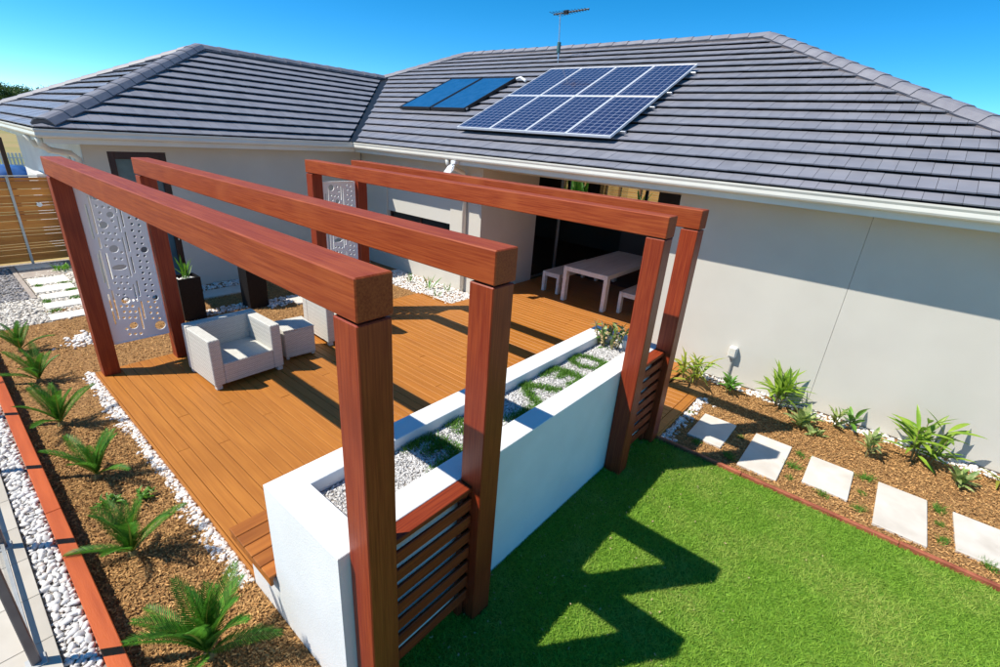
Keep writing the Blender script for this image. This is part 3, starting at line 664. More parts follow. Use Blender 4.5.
o = G().tube([p0, p0+Vector((.12, 0, .03)), p0+Vector((.3, -.05, -.04)), p0+Vector((.32, -.06, -.06))], .03, 8).build('hot_water_pipe', WPLAST, smooth=True); tag(o, 'short white lagged pipe leaving the right hot water collector', 'pipe')
# aerial
an = thing('antenna', (-6.25, 10.2, 4.93), 'television aerial on a thin mast near the roof ridge', 'antenna')
G().tube([(-6.25, 10.2, 4.9), (-6.33, 10.2, 5.95)], .018, 6).build('mast', ALUM, an)
G().box(-6.31, -6.24, 10.16, 10.24, 5.12, 5.36, b=.01).build('signal_box', mat('teal_box', (.05, .13, .14), rough=.5), an)
G().tube([(-6.52, 10.2, 5.95), (-5.53, 10.2, 5.985)], .016, 6).build('boom', BLACKP, an)
for i in range(12):
    x = -6.48+i*.08; hh = .24-.012*i; G().tube([(x, 10.2-hh, 5.953+i*.0028), (x, 10.2+hh, 5.953+i*.0028)], .006, 5).build('element', BLACKP, an)
G().box(-6.22, -6.10, 10.16, 10.24, 5.93, 6.01, b=.01).build('feed_box', BLACKP, an)
g = thing('flood_light', (-5.2, 5.68, 2.58), 'white security flood light fixed below the gutter', 'flood light')
G().box(-5.25, -5.13, 5.60, 5.70, 2.60, 2.655, b=.006).build('base_plate', WPLAST, g)
G().box(-5.215, -5.165, 5.56, 5.62, 2.52, 2.6, b=.008).build('bracket', WPLAST, g)
G().add([(-5.29, 5.46, 2.44), (-5.11, 5.46, 2.44), (-5.11, 5.54, 2.50), (-5.29, 5.54, 2.50), (-5.26, 5.54, 2.55), (-5.14, 5.54, 2.55), (-5.14, 5.60, 2.58), (-5.26, 5.60, 2.58)], [[0, 1, 2, 3], [0, 4, 5, 1], [4, 7, 6, 5], [3, 2, 6, 7], [0, 3, 7, 4], [1, 5, 6, 2]]).build('lamp_head', WPLAST, g)

# ================================================================== PERGOLA
H, BW, BH, PL = 2.6, .179, .184, .1784
BL = 5.7812
BY = [0, .8097, 3.0157, 3.8286]
desc = ['red timber pergola frame nearest the camera, along the front deck edge', 'second red timber pergola frame, one step behind the front one', 'third red timber pergola frame, front one of the pair by the house', 'rear red timber pergola frame, closest to the house eaves']
for y0, ds in zip(BY, desc):
    t = thing('pergola_frame', (-BL/2, y0+BW/2, -.05), ds, 'pergola', 'red timber pergola frames over the deck')
    G().box(-BL, 0, y0, y0+BW, H-BH, H, b=.006).build('beam', WOODX, t)
    for x0, z0 in ((-BL+.004, -.03 if y0 < 5 else 0), (-PL, -.08)):
        G().box(x0, x0+PL-.006, y0+.004, y0+BW-.004, z0, H-BH-.012, b=.006).build('post', WOODZ, t)
        G().box(x0+.02, x0+PL-.026, y0+.024, y0+BW-.024, H-BH-.012, H-BH, b=.001).build('shadow_gap', BLACKP, t)
# slat screens between the lawn-side posts
for (ya, yb), ds in zip(((BY[0]+BW, BY[1]), (BY[2]+BW, BY[3])), ('red slatted timber screen between the two front pergola posts, on the lawn', 'red slatted timber screen between the two pergola posts near the house')):
    t = thing('slat_screen', (-.09, (ya+yb)/2, -.05), ds, 'screen', 'slatted screens on the lawn side')
    G().box(-.181, -.072, ya+.002, yb-.002, 1.062, 1.098, b=.004).build('top_rail', WOODY, t)
    z = .135
    for i in range(7): G().box(-.088, -.068, ya+.002, yb-.002, z, z+.086, b=.004).build('slat', WOODY, t); z += .132
    for yy in (ya+.003, yb-.048): G().box(-.15, -.1, yy, yy+.045, -.04, 1.05, b=.004).build('batten', WOODZ, t)

# perforated white screens
def screen_mesh(w, h, th):
    cu = bpy.data.curves.new('screen_outline', 'CURVE'); cu.dimensions = '2D'; cu.fill_mode = 'BOTH'; cu.extrude = th/2
    def spl(pts):
        s = cu.splines.new('POLY'); s.points.add(len(pts)-1); s.use_cyclic_u = True
        for p, q in zip(s.points, pts): p.co = (q[0], q[1], 0, 1)
    spl([(0, 0), (w, 0), (w, h), (0, h)])
    used = []
    def ell(u, v, rx, ry, n=14):
        cx, cy = u*w, (1-v)*h
        for a, b_, c_, d_ in used:
            if abs(cx-a) < rx+c_+.004 and abs(cy-b_) < ry+d_+.004: return
        used.append((cx, cy, rx, ry)); spl([(cx+rx*math.cos(2*math.pi*k/n), cy+ry*math.sin(2*math.pi*k/n)) for k in range(n)])
    def slot(u, v0, v1, r=.009):
        cx, a, b_ = u*w, (1-v1)*h, (1-v0)*h; used.append((cx, (a+b_)/2, r, (b_-a)/2))
        spl([(cx-r, a), (cx-r*.5, a-r), (cx+r*.5, a-r), (cx+r, a), (cx+r, b_), (cx+r*.5, b_+r), (cx-r*.5, b_+r), (cx-r, b_)])
    for u, a, b_ in ((.115, .10, .30), (.185, .05, .27), (.115, .40, .58), (.185, .30, .36), (.15, .38, .62), (.185, .64, .83), (.115, .66, .86), (.24, .40, .56)): slot(u, a, b_)
    for u, a, b_ in ((.555, .04, .15), (.555, .18, .27), (.62, .06, .24), (.555, .31, .56), (.62, .28, .40), (.62, .44, .54), (.555, .62, .73), (.62, .60, .70), (.62, .74, .86), (.555, .78, .93)): slot(u, a, b_)
    for u, v, r in ((.29, .05, .05), (.31, .225, .042), (.45, .165, .036), (.38, .375, .046), (.37, .715, .045), (.40, .895, .045), (.87, .40, .038), (.88, .73, .034), (.86, .93, .06)): ell(u, v, r, r, 20)
    ell(.40, .495, .075, .034, 20); ell(.38, .555, .075, .034, 20)
    r_ = 0; v = .03
    while v < .975:
        for k in range(3): ell(.27+k*.095+(.03 if r_ % 2 else 0), v+k*.006, .0165, .0165)
        for k in range(2): ell(.74+k*.115+(.02 if r_ % 2 else 0), v+k*.01, .0155, .0155)
        v += .040; r_ += 1
    tmp = bpy.data.objects.new('tmp', cu); COL.objects.link(tmp); bpy.context.view_layer.update()
    me = bpy.data.meshes.new_from_object(tmp.evaluated_get(bpy.context.evaluated_depsgraph_get())); bpy.data.objects.remove(tmp); bpy.data.curves.remove(cu)
    me.materials.clear(); me.materials.append(SCREENM); return me
SW, SH = BY[1]-BW-.016, 1.92
sme = screen_mesh(SW, SH, .012)
for y0, ds in ((BY[0], 'white perforated metal screen between the two front left posts'), (BY[2], 'white perforated metal screen between the far left posts near the house')):
    t = thing('perforated_screen', (-5.69, y0+BW+.008, .36), ds, 'screen', 'white perforated screens at the left end of the pergola')
    o = link('panel', sme, SCREENM, t); o.rotation_euler = (math.pi/2, 0, math.pi/2)
    G().box(-5.705, -5.675, y0+BW+.008, y0+BW+.022, .36, .36+SH, b=.002).build('edge_return', SCREENM, t)
    G().box(-5.705, -5.675, y0+BW+.008+SW-.014, y0+BW+.008+SW, .36, .36+SH, b=.002).build('edge_return', SCREENM, t)
    G().box(-5.705, -5.675, y0+BW+.0225, y0+BW+.008+SW-.0145, .36, .374, b=.002).build('edge_return', SCREENM, t)
    G().box(-5.705, -5.675, y0+BW+.0225, y0+BW+.008+SW-.0145, .346+SH, .36+SH, b=.002).build('edge_return', SCREENM, t)

# ================================================================== PLANTER, BENCH
PX0, PX1, PY0, PY1, PZ = -.98, -.184, -.06, 3.96, 1.10
t = thing('planter_box', (-.58, 1.95, -.08), 'long white rendered raised planter wall between deck and lawn', 'planter')
TH = .19
outer = [(PX0, PY0), (PX1, PY0), (PX1, PY1), (PX0, PY1)]; inner = [(PX0+TH, PY0+TH+.01), (PX1-TH, PY0+TH+.01), (PX1-TH, PY1-TH), (PX0+TH, PY1-TH)]
def ring(z): return [(x, y, z) for x, y in outer], [(x, y, z) for x, y in inner]
bv = .004; V = []
V += [(x, y, -.08) for x, y in outer]; V += [(x, y, PZ-bv) for x, y in outer]
V += [(x+(bv if x < -.5 else -bv), y+(bv if y < 1 else -bv), PZ) for x, y in outer]
V += [(x-(bv if x < -.6 else -bv), y-(bv if y < 1 else -bv), PZ) for x, y in inner]; V += [(x, y, PZ-bv) for x, y in inner]; V += [(x, y, .9) for x, y in inner]
F = []
for r in range(5):
    for k in range(4): F.append([r*4+k, r*4+(k+1) % 4, (r+1)*4+(k+1) % 4, (r+1)*4+k])
G().add(V, F).build('wall', WHITE, t)
so = G().box(PX0+TH, PX1-TH, PY0+TH+.01, PY1-TH, .9, 1.0, b=.001).build('gravel_bed', BEDG, t)
n = 15000; o = link('gravel', pebbles('gravel', ru(PX0+TH+.01, PX1-TH-.01, n)-t.location.x, ru(PY0+TH+.02, PY1-TH-.01, n)-t.location.y, 1.0-t.location.z, .0085, STONEG), STONEG, t); tag(o, kind='stuff')
# turf strokes in planter coordinates (x across, y along)
def stroke(name, lines, label, w=.072, dens=8000, h=.034, dy=0):
    X = []; Y = []
    for (x0, y0), (x1, y1) in lines:
        L_ = math.hypot(x1-x0, y1-y0); k = int(max(L_, .05)*w*2*dens*1.6); tt = ru(0, 1, k)
        X.append(x0+(x1-x0)*tt+rng.normal(0, w*.42, k)); Y.append(y0+(y1-y0)*tt+rng.normal(0, w*.42, k))
    X = np.concatenate(X); Y = np.concatenate(Y); ok = (X > PX0+TH+.008) & (X < PX1-TH-.008); X, Y = X[ok], Y[ok]
    r = rng.uniform(.0, .02, len(X)); me = blades(name, X, Y, 1.0+r*.6, h, .008, TURF, 1.1)
    c = np.array((np.mean(X), np.mean(Y), 1.0)); co = np.empty(len(me.vertices)*3, np.float32); me.vertices.foreach_get('co', co); me.vertices.foreach_set('co', (co.reshape(-1, 3)-c).astype(np.float32).ravel())
    o = link(name, me, TURF, None, tuple(c)); tag(o, label, 'turf', 'turf figures growing in the planter gravel')
def three(y0): return [((-.76, y0), (-.77, y0+.22)), ((-.77, y0+.22), (-.62, y0+.25)), ((-.62, y0+.08), (-.62, y0+.25)), ((-.62, y0+.25), (-.45, y0+.25)), ((-.44, y0), (-.44, y0+.24))]
stroke('turf_figure', three(.84), 'turf growing as a figure 3 in the planter gravel beside the front post')
stroke('turf_figure', [((-.76, 1.27), (-.76, 1.38)), ((-.72, 1.40), (-.62, 1.40)), ((-.68, 1.28), (-.62, 1.32)), ((-.5, 1.3), (-.45, 1.42))], 'turf patch in the planter half hidden left of the second post')
stroke('turf_figure', [((-.47, 1.68), (-.45, 1.98))], 'turf bar in the planter just right of the second post')
stroke('turf_figure', [((-.77, 2.24), (-.60, 2.12)), ((-.60, 2.12), (-.45, 2.05)), ((-.76, 2.25), (-.60, 2.33)), ((-.60, 2.33), (-.46, 2.40))], 'turf growing as an upside-down V in the planter gravel')
stroke('turf_figure', three(2.52), 'turf growing as a figure 3 in the planter next to the upside-down V')
stroke('turf_figure', [((-.77, 3.06), (-.76, 3.2)), ((-.76, 3.2), (-.62, 3.24)), ((-.62, 3.24), (-.46, 3.24)), ((-.45, 3.24), (-.45, 3.06)), ((-.46, 3.04), (-.62, 2.98)), ((-.62, 2.98), (-.77, 3.06))], 'turf growing as a round figure 0 in the planter, farthest from the camera', w=.058)

t = thing('bench', (-1.3, 1.9, -.05), 'built-in timber bench on white base beside the deck side of the planter', 'bench')
G().box(-1.395, PX0-.003, PY0+.001, 3.94, -.08, .30, b=.004).build('base', WHITE, t)
for i in range(5):
    x0 = -1.605+i*.124; G().box(x0+.003, x0+.121, PY0-.045, 3.94, .335, .36, b=.004).build('plank', BENCHM, t)
G().box(-1.6, -.992, PY0-.04, PY0-.02, .27, .334, b=.003).build('fascia_board', BENCHM, t)
G().box(-1.6, -1.58, PY0-.019, 3.93, .27, .334, b=.003).build('fascia_board', BENCHM, t)
G().box(-1.579, -1.396, PY0+.02, 3.9, .30, .333, b=.003).build('support', UNDER, t)

# ================================================================== FURNITURE
def armchair(name, loc, rz, label):
    t = thing(name, loc, label, 'armchair', 'white wicker armchairs on the deck', rz)
    D, Wd, Ha = .76, .88, .66                # local: faces +x, centre at origin
    def p(nm, *d, b=.009): return link(nm, newmesh(nm, *cboxVF(*d, b=b)), WICK, t)
    p('seat', -D/2+.14, D/2, -Wd/2+.132, Wd/2-.132, .06, .33)
    for s in (-1, 1):
        y0, y1 = (-Wd/2, -Wd/2+.13) if s < 0 else (Wd/2-.13, Wd/2); p('armrest', -D/2+.142, D/2-.001, y0, y1, .06, Ha)
    p('backrest', -D/2, -D/2+.14, -Wd/2, Wd/2, .06, Ha+.015)
    for sx in (-1, 1):
        for sy in (-1, 1): p('foot', sx*(D/2-.045)-.035, sx*(D/2-.045)+.035, sy*(Wd/2-.05)-.035, sy*(Wd/2-.05)+.035, 0, .06, b=.006)
    return t
armchair('armchair', (-4.73, 1.245, .002), math.radians(2), 'white wicker armchair nearest the camera, left of the cube table')
armchair('armchair', (-4.98, 2.98, .002), math.radians(-3), 'white wicker armchair mostly hidden behind the front beam and post')
t = thing('side_table', (-4.77, 2.07, .002), 'white wicker cube side table between the two armchairs', 'side table', rz=math.radians(-6))
link('body', newmesh('body', *cboxVF(-.215, .215, -.215, .215, .03, .43, b=.012)), WICK, t)
link('table_top', newmesh('table_top', *cboxVF(-.22, .22, -.22, .22, .431, .452, b=.008)), WICK, t)
for sx in (-1, 1):
    for sy in (-1, 1): link('foot', newmesh('foot', *cboxVF(sx*.18-.02, sx*.18+.02, sy*.18-.02, sy*.18+.02, 0, .03)), WICK, t)
# dining table and benches
def slat_table(name, x0, x1, y0, y1, h, leg, label, cat, nsl, group=None):
    t = thing(name, ((x0+x1)/2, (y0+y1)/2, .002), label, cat, group)
    wsl = (x1-x0)/nsl
    for i in range(nsl): G().box(x0+i*wsl+.0015, x0+(i+1)*wsl-.0015, y0+.001, y1-.001, h-.035, h, b=.003).build('slat', TABLEM, t)
    G().box(x0+.03, x1-.03, y0+.02, y0+.05, h-.10, h-.036).box(x0+.03, x1-.03, y1-.05, y1-.02, h-.10, h-.036).box(x0+.02, x0+.05, y0+.051, y1-.051, h-.10, h-.036).box(x1-.05, x1-.02, y0+.051, y1-.051, h-.10, h-.036).build('apron', TABLEM, t)
    for xa in (x0, x1-leg):
        for ya in (y0, y1-leg*1.6): G().box(xa-.001, xa+leg, ya-.001, ya+leg*1.6, .002, h-.036, b=.005).build('leg', TABLEM, t)
    return t
slat_table('dining_table', -3.62, -2.60, 7.35, 9.75, .75, .08, 'long pale grey timber dining table under the roof', 'table', 9)
slat_table('dining_bench', -4.30, -3.86, 7.6, 9.4, .45, .065, 'pale grey timber bench left of the dining table', 'bench', 5, 'benches at the dining table')
slat_table('dining_bench', -2.42, -1.98, 7.58, 9.4, .45, .065, 'pale grey timber bench right of the dining table, partly behind a post', 'bench', 5, 'benches at the dining table')

# ================================================================== PLANTS
def frond(L_, e0, e1, nl, ll, seed):
    r = np.random.default_rng(seed); V = []; F = []; MI = []
    P = [np.zeros(3)]; T = []; ns = 24
    for i in range(ns):
        e = math.radians(e0+(e1-e0)*(i/ns)**1.2); d = np.array((math.cos(e), 0, math.sin(e))); T.append(d); P.append(P[-1]+d*L_/ns)
    T.append(T[-1])
    def at(s): k = min(int(s*ns), ns-1); f = s*ns-k; return P[k]*(1-f)+P[k+1]*f, T[k]
    for i in range(ns):                      # rachis, three-sided
        for k in range(3):
            pass
    rr = .0085*L_/.5
    for i in range(ns+1):
        w = rr*(1-.8*i/ns); nrm = np.array((-T[i][2], 0, T[i][0]))
        V += [P[i]+np.array((0, w, 0)), P[i]+nrm*w*1.3, P[i]-np.array((0, w, 0))]
    for i in range(ns):
        for k in range(3): F.append([i*3+k, i*3+(k+1) % 3, (i+1)*3+(k+1) % 3, (i+1)*3+k]); MI.append(1)
    for j in range(nl):
        s = .10+.89*j/(nl-1); p, d = at(s); nrm = np.array((-d[2], 0, d[0]))
        prof = (min(1, (s-.02)/.22))**.7*(1-max(0, (s-.62)/.38)**1.7*.75)
        for sd in (-1, 1):
            l = ll*prof*r.uniform(.9, 1.08); dirv = sd*np.array((0, 1, 0))*.80+d*(.55+.5*s)+nrm*.33; dirv = dirv/np.linalg.norm(dirv)
            wv = d*.0062*(L_/.5); q = p+nrm*rr*.7; mid = q+dirv*l*.5-nrm*.003; tip = q+dirv*l-nrm*.012+d*.006
            b0 = len(V); V += [q-wv*.6, q+wv*.6, mid+wv, tip, mid-wv]; F.append([b0, b0+1, b0+2, b0+3, b0+4]); MI.append(0)
    me = newmesh('frond', V, F); me.materials.append(LEAFC); me.materials.append(RACH)
    for p_, m_ in zip(me.polygons, MI): p_.material_index = m_
    return me
FR = [frond(.5, 86, 66, 34, .102, 1), frond(.5, 76, 50, 34, .102, 2), frond(.5, 62, 28, 34, .102, 3), frond(.5, 42, 4, 32, .095, 4)]
def cycad(x, y, size, nf, label, seed):
    r = random.Random(seed); t = thing('cycad', (x, y, -.05), label, 'cycad', 'cycads in the mulch bed along the deck', r.uniform(0, 6))
    link('trunk', newmesh('trunk', *cone(.042*size, .022*size, .05, 9)), STEM, t)
    for i in range(nf):
        lev = i/nf; k = 0 if lev < .22 else 1 if lev < .52 else 2 if lev < .82 else 3
        o = link('frond', FR[k], None, t, (0, 0, .03)); s = size*r.uniform(.82, 1.1)*(1 if k else .92)
        o.scale = (s, s, s); o.rotation_euler = (r.uniform(-.12, .12), r.uniform(-.12, .12), i*2.399+r.uniform(-.25, .25))
def cone(r0, r1, h, n):
    V = [(r0*math.cos(2*math.pi*k/n), r0*math.sin(2*math.pi*k/n), 0) for k in range(n)]+[(r1*math.cos(2*math.pi*k/n), r1*math.sin(2*math.pi*k/n), h) for k in range(n)]
    return V, [[k, (k+1) % n, (k+1) % n+n, k+n] for k in range(n)]+[list(range(n, 2*n))]
cyc = [(-1.06, -.50, 1.12, 18, 'largest green cycad, nearest the camera at the foot of the white planter'), (-2.29, -.58, .98, 12, 'second nearest cycad with upright fronds beside two small green groundcovers'),
       (-3.51, -.53, .92, 11, 'third nearest cycad in the mulch bed along the deck'), (-4.76, -.57, .96, 12, 'fourth nearest cycad with spreading fronds in the mulch bed'),
       (-6.05, -.55, .9, 11, 'fifth nearest cycad, left of the front red post'), (-7.25, -.56, .9, 11, 'farthest cycad, by the beige gravel edge')]
for i, (x, y, s, nf, lb) in enumerate(cyc): cycad(x, y, s, nf, lb, 11+i)

def leafmesh(L_, w, e0, e1, m, fold=.35, ns=7, pos=.45):
    V = []; F = []; p = np.zeros(3)
    for i in range(ns+1):
        s = i/ns; e = math.radians(e0+(e1-e0)*s); d = np.array((math.cos(e), 0, math.sin(e))); nrm = np.array((-d[2], 0, d[0]))
        ww = w/2*max(.03, (math.sin(math.pi*s**(math.log(.5)/math.log(pos))))**.8) if 0 < s < 1 else w/2*.12 if s == 0 else .0006
        V += [p+np.array((0, ww, 0))+nrm*ww*fold, p.copy(), p-np.array((0, ww, 0))+nrm*ww*fold]
        p = p+d*L_/ns
    for i in range(ns):
        for k in range(2): F.append([i*3+k, i*3+k+1, (i+1)*3+k+1, (i+1)*3+k])
    me = newmesh('leaf', V, F); me.polygons.foreach_set('use_smooth', [True]*len(F)); me.materials.append(m); return me
def leafy(name, loc, label, cat, meshes, nleaf, size, group=None, stems=0, stem_h=.2, spread=.04, tilt=.25, seed=0, hz=(0, .2), mstem=None):
    r = random.Random(seed); t = thing(name, loc, label, cat, group)
    sp = []
    for k in range(stems):
        a = r.uniform(0, 6.28); rr = spread*r.uniform(.3, 1); b = (rr*math.cos(a), rr*math.sin(a)); h = stem_h*r.uniform(.6, 1); top = (b[0]*1.7, b[1]*1.7, h)
        sp.append((b, top)); g = G().tube([(b[0], b[1], 0), ((b[0]+top[0])/2, (b[1]+top[1])/2, h*.55), top], [.009, .007, .005], 6)
        link('stem', newmesh('stem', np.vstack(g.V), g.F), mstem or STEM, t)
    for i in range(nleaf):
        if sp:
            b, top = sp[i % len(sp)]; f = r.uniform(hz[0], 1)**.6; p = (b[0]+(top[0]-b[0])*f, b[1]+(top[1]-b[1])*f, top[2]*f)
        else: p = (r.uniform(-spread, spread), r.uniform(-spread, spread), r.uniform(*hz))
        o = link('leaf', r.choice(meshes), None, t, p); s = size*r.uniform(.7, 1.12); o.scale = (s, s*r.uniform(.9, 1.1), s)
        o.rotation_euler = (r.uniform(-.3, .3), r.uniform(-tilt, tilt), i*2.399+r.uniform(-.4, .4))
    return t
PALM = [leafmesh(.30, .044, 48, 22, LEAFP), leafmesh(.30, .042, 30, 2, LEAFP), leafmesh(.28, .040, 14, -16, LEAFP)]
PALMU = [leafmesh(.30, .036, 80, 55, LEAFP), leafmesh(.30, .038, 55, 30, LEAFP), leafmesh(.30, .036, 38, 8, LEAFP), leafmesh(.28, .034, 20, -12, LEAFP)]
YEL = [leafmesh(.26, .03, 70, 10, LEAFY), leafmesh(.26, .03, 40, -25, LEAFY), leafmesh(.26, .03, 45, -5, LEAFP)]
VAR = [leafmesh(.16, .045, 70, 35, LEAFV), leafmesh(.15, .042, 45, 5, LEAFV)]
GRN = [leafmesh(.12, .028, 65, 20, LEAFG), leafmesh(.11, .026, 35, -10, LEAFG)]
SWORD = [leafmesh(.42, .04, 82, 68, LEAFG, fold=.5), leafmesh(.40, .04, 70, 52, LEAFG, fold=.5), leafmesh(.36, .038, 58, 38, LEAFG, fold=.5)]
DRY = [leafmesh(.10, .03, 60, 0, LEAFDRY), leafmesh(.09, .028, 20, -50, LEAFDRY)]
G_R = 'plants in the mulch bed along the right house wall'
leafy('palm_shrub', (-.25, 5.72, -.05), 'yellow-green palm shrub at the corner between deck end and house wall', 'shrub', YEL, 52, 1.35, G_R, 7, .36, .10, .3, 3)
leafy('palm_shrub', (.85, 5.98, -.05), 'large leafy green palm shrub left of the wall joint', 'shrub', PALMU, 52, 1.4, G_R, 7, .34, .08, .25, 4)
leafy('palm_shrub', (2.42, 5.82, -.05), 'large leafy green palm shrub farthest right against the wall', 'shrub', PALM, 56, 1.3, G_R, 9, .46, .12, .35, 5)
leafy('small_shrub', (.28, 5.85, -.05), 'small bright green plant just below the power outlet', 'plant', GRN, 30, 1.7, G_R, 4, .2, .04, .3, 6)
leafy('small_shrub', (1.23, 5.60, -.05), 'variegated yellow-green rosette in front of the wall joint', 'plant', VAR, 24, 1.7, G_R, 0, 0, .03, .2, 7, (0, .08))
leafy('small_shrub', (1.40, 5.50, -.05), 'low pale variegated plant beside the yellow-green rosette', 'plant', VAR, 16, .95, G_R, 0, 0, .06, .4, 8, (0, .03))
leafy('small_shrub', (1.57, 5.92, -.05), 'small brownish variegated plant on white pebbles, right of the wall joint', 'plant', VAR, 16, 1.25, G_R, 2, .2, .03, .3, 9)
leafy('small_shrub', (1.73, 6.0, -.05), 'thin sparse green plant on white pebbles next to the brownish one', 'plant', GRN, 12, 2.0, G_R, 2, .2, .03, .3, 10)
leafy('small_shrub', (1.96, 5.43, -.05), 'pale variegated upright plant between the pavers and the far right palm shrub', 'plant', VAR, 30, 1.05, G_R, 3, .28, .03, .4, 11)
leafy('small_shrub', (2.78, 5.54, -.05), 'small dark variegated plant right of the far right palm shrub', 'plant', VAR, 22, 1.15, G_R, 2, .1, .04, .4, 12)
leafy('small_shrub', (3.14, 5.92, -.05), 'yellow-green plant at the right edge of the picture, on white pebbles', 'plant', YEL, 18, .9, G_R, 0, 0, .04, .4, 13, (0, .05))
leafy('groundcover', (-3.03, -.56, -.05), 'small round bright green groundcover beside a white pebble', 'plant', GRN, 40, .72, 'groundcover tufts beside the cycads', 0, 0, .05, .4, 14, (0, .05))
leafy('groundcover', (-2.91, -.32, -.05), 'small bright green groundcover nearer the deck edge, behind the second nearest cycad', 'plant', GRN, 40, .75, 'groundcover tufts beside the cycads', 0, 0, .06, .4, 15, (0, .05))
leafy('groundcover', (-.80, -.62, -.05), 'bright green groundcover at the bottom edge under the largest cycad', 'plant', GRN, 40, .9, 'groundcover tufts beside the cycads', 0, 0, .07, .4, 16, (0, .05))
leafy('planter_shrub', (-.66, 3.66, .99), 'dry half-withered shrub with some green leaves in the far end of the planter', 'shrub', GRN+DRY+DRY+VAR, 120, .95, None, 9, .26, .12, .5, 17)
# little grass tufts between the pavers
TB = [blades('tuft', rng.normal(0, .028, 150), rng.normal(0, .022, 150), 0.0, .04, .006, TURF, 1.2) for _ in range(3)]
for m_ in TB: m_.materials.append(TURF)
tf = [(.09, 4.86, 'on the white pebbles at the deck end'), (.38, 4.235, 'below the first paver'), (.75, 4.22, 'between first and second paver, nearest the lawn'), (.74, 4.75, 'between first and second paver, nearest the house'), (1.35, 4.88, 'between second and third paver, nearest the house'), (1.34, 4.56, 'between second and third paver, the middle one'), (1.35, 4.31, 'between second and third paver, nearest the lawn'),
      (1.66, 4.26, 'below the third paver'), (1.98, 4.92, 'between third and fourth paver, nearest the house'), (1.97, 4.59, 'between third and fourth paver, the middle one'), (1.97, 4.27, 'between third and fourth paver, nearest the lawn'), (2.59, 4.87, 'between fourth and fifth paver, nearest the house'), (2.60, 4.60, 'between fourth and fifth paver, the middle one'), (2.62, 4.34, 'between fourth and fifth paver, nearest the lawn'), (2.93, 4.23, 'below the fifth paver')]
for i, (x, y, w) in enumerate(tf):
    o = link('grass_tuft', TB[i % 3], None, None, (x, y, -.045)); o.rotation_euler.z = i*1.3; s = .8+.25*(i % 3); o.scale = (s, s, s); tag(o, 'small green grass tuft '+w, 'grass tuft', 'grass tufts between the pavers')
for i, (x0, x1, y0, y1) in enumerate(PAVERS):
    od = ('first', 'second', 'third', 'fourth', 'fifth', 'sixth')[i]
    o = G().box(x0, x1, y0, y1, -.09, -.022, b=.005).build('stepping_stone', CONC); tag(o, '%s pale concrete paver from the deck in the right mulch bed' % od, 'paver', 'pavers along the house wall')
for i, (x0, x1, y0, y1) in enumerate(PADS):
    od = ('farthest', 'second farthest', 'third farthest', 'third nearest', 'second nearest', 'nearest')[i]
    o = G().box(x0, x1, y0, y1, -.09, -.028, b=.005).build('stepping_pad', CONCW); tag(o, '%s white stepping pad in the beige pebbles at the left' % od, 'paver', 'white stepping pads by the fence')
o = G().box(-11.86, -11.2, -.02, .56, -.09, -.03, b=.005).build('grey_slab', CONCG); tag(o, 'dark grey slab between the two farthest white stepping pads', 'paver')
o = G().box(-12.2, -9.7, -.10, -.03, -.09, -.02, b=.004).build('garden_kerb', CONCG); tag(o, 'narrow grey kerb beside the grey pebble patch', 'kerb')
for i, (x, y) in enumerate(((-8.25, 2.45), (-6.95, 3.6))):
    o = G().box(x-.22, x+.22, y-.42, y+.42, -.09, -.02, b=.005).build('stepping_slab', CONC); tag(o, ('pale slab by the left wing wall behind the black pots', 'pale slab in the white pebbles behind the cube table')[i], 'paver')
PT = [blades('tuft', rng.normal(0, .045, 150), rng.normal(0, .026, 150), 0.0, .05, .013, TURF, 1.2)]; PT[0].materials.append(TURF)
for i, (x, y, w) in enumerate(((-10.5, .1, 'farthest'), (-10.5, .5, 'second farthest'), (-9.95, .48, 'middle'), (-9.42, .05, 'second nearest'), (-9.4, .45, 'right of the second nearest'), (-8.8, .05, 'nearest'))):
    o = link('grass_tuft', PT[0], None, None, (x, y, -.05)); o.rotation_euler.z = i; tag(o, 'green grass tuft between the white stepping pads, %s' % w, 'grass tuft', 'grass tufts between the stepping pads')
leafy('groundcover', (-11.5, .62, -.05), 'flat light green plant beside the dark grey slab', 'plant', GRN, 30, 1.3, None, 0, 0, .1, .4, 18, (0, .05))

# pots with plants
for (x, y), wh, sd in (((-7.22, 1.56), 'left', 21), ((-7.17, 2.59), 'right', 22)):
    t = thing('plant_pot', (x, y, -.05), 'tall black square pot, %s of the two behind the armchair' % wh, 'plant pot', 'tall black pots behind the armchair')
    a, b_ = .165, .163; V = []; 
    for r_, z in ((b_, 0), (a, .72), (a-.02, .72), (a-.02, .66)): V += [(-r_, -r_, z), (r_, -r_, z), (r_, r_, z), (-r_, r_, z)]
    F = [[3, 2, 1, 0]]+[[r*4+k, r*4+(k+1) % 4, (r+1)*4+(k+1) % 4, (r+1)*4+k] for r in range(3) for k in range(4)]+[[12, 13, 14, 15]]
    link('body', newmesh('body', V, F), BLACKM, t)
    o = link('pebble_topping', pebbles('pebble_topping', ru(-.13, .13, 90), ru(-.13, .13, 90), .66, .02, STONEW), STONEW, t); tag(o, kind='stuff')
    leafy('sword_plant', (x, y, .62), 'upright light green sword-leaved plant in the %s black pot' % wh, 'plant', SWORD, 13, .9, 'sword-leaved plants in the black pots', 0, 0, .05, .15, sd, (0, .02))
leafy('sword_plant', (-8.3, 4.12, -.05), 'pale green broad-leaved plant against the left wing wall, seen between the beams', 'plant', SWORD, 15, 1.7, None, 3, .4, .06, .2, 23, (0, .1))
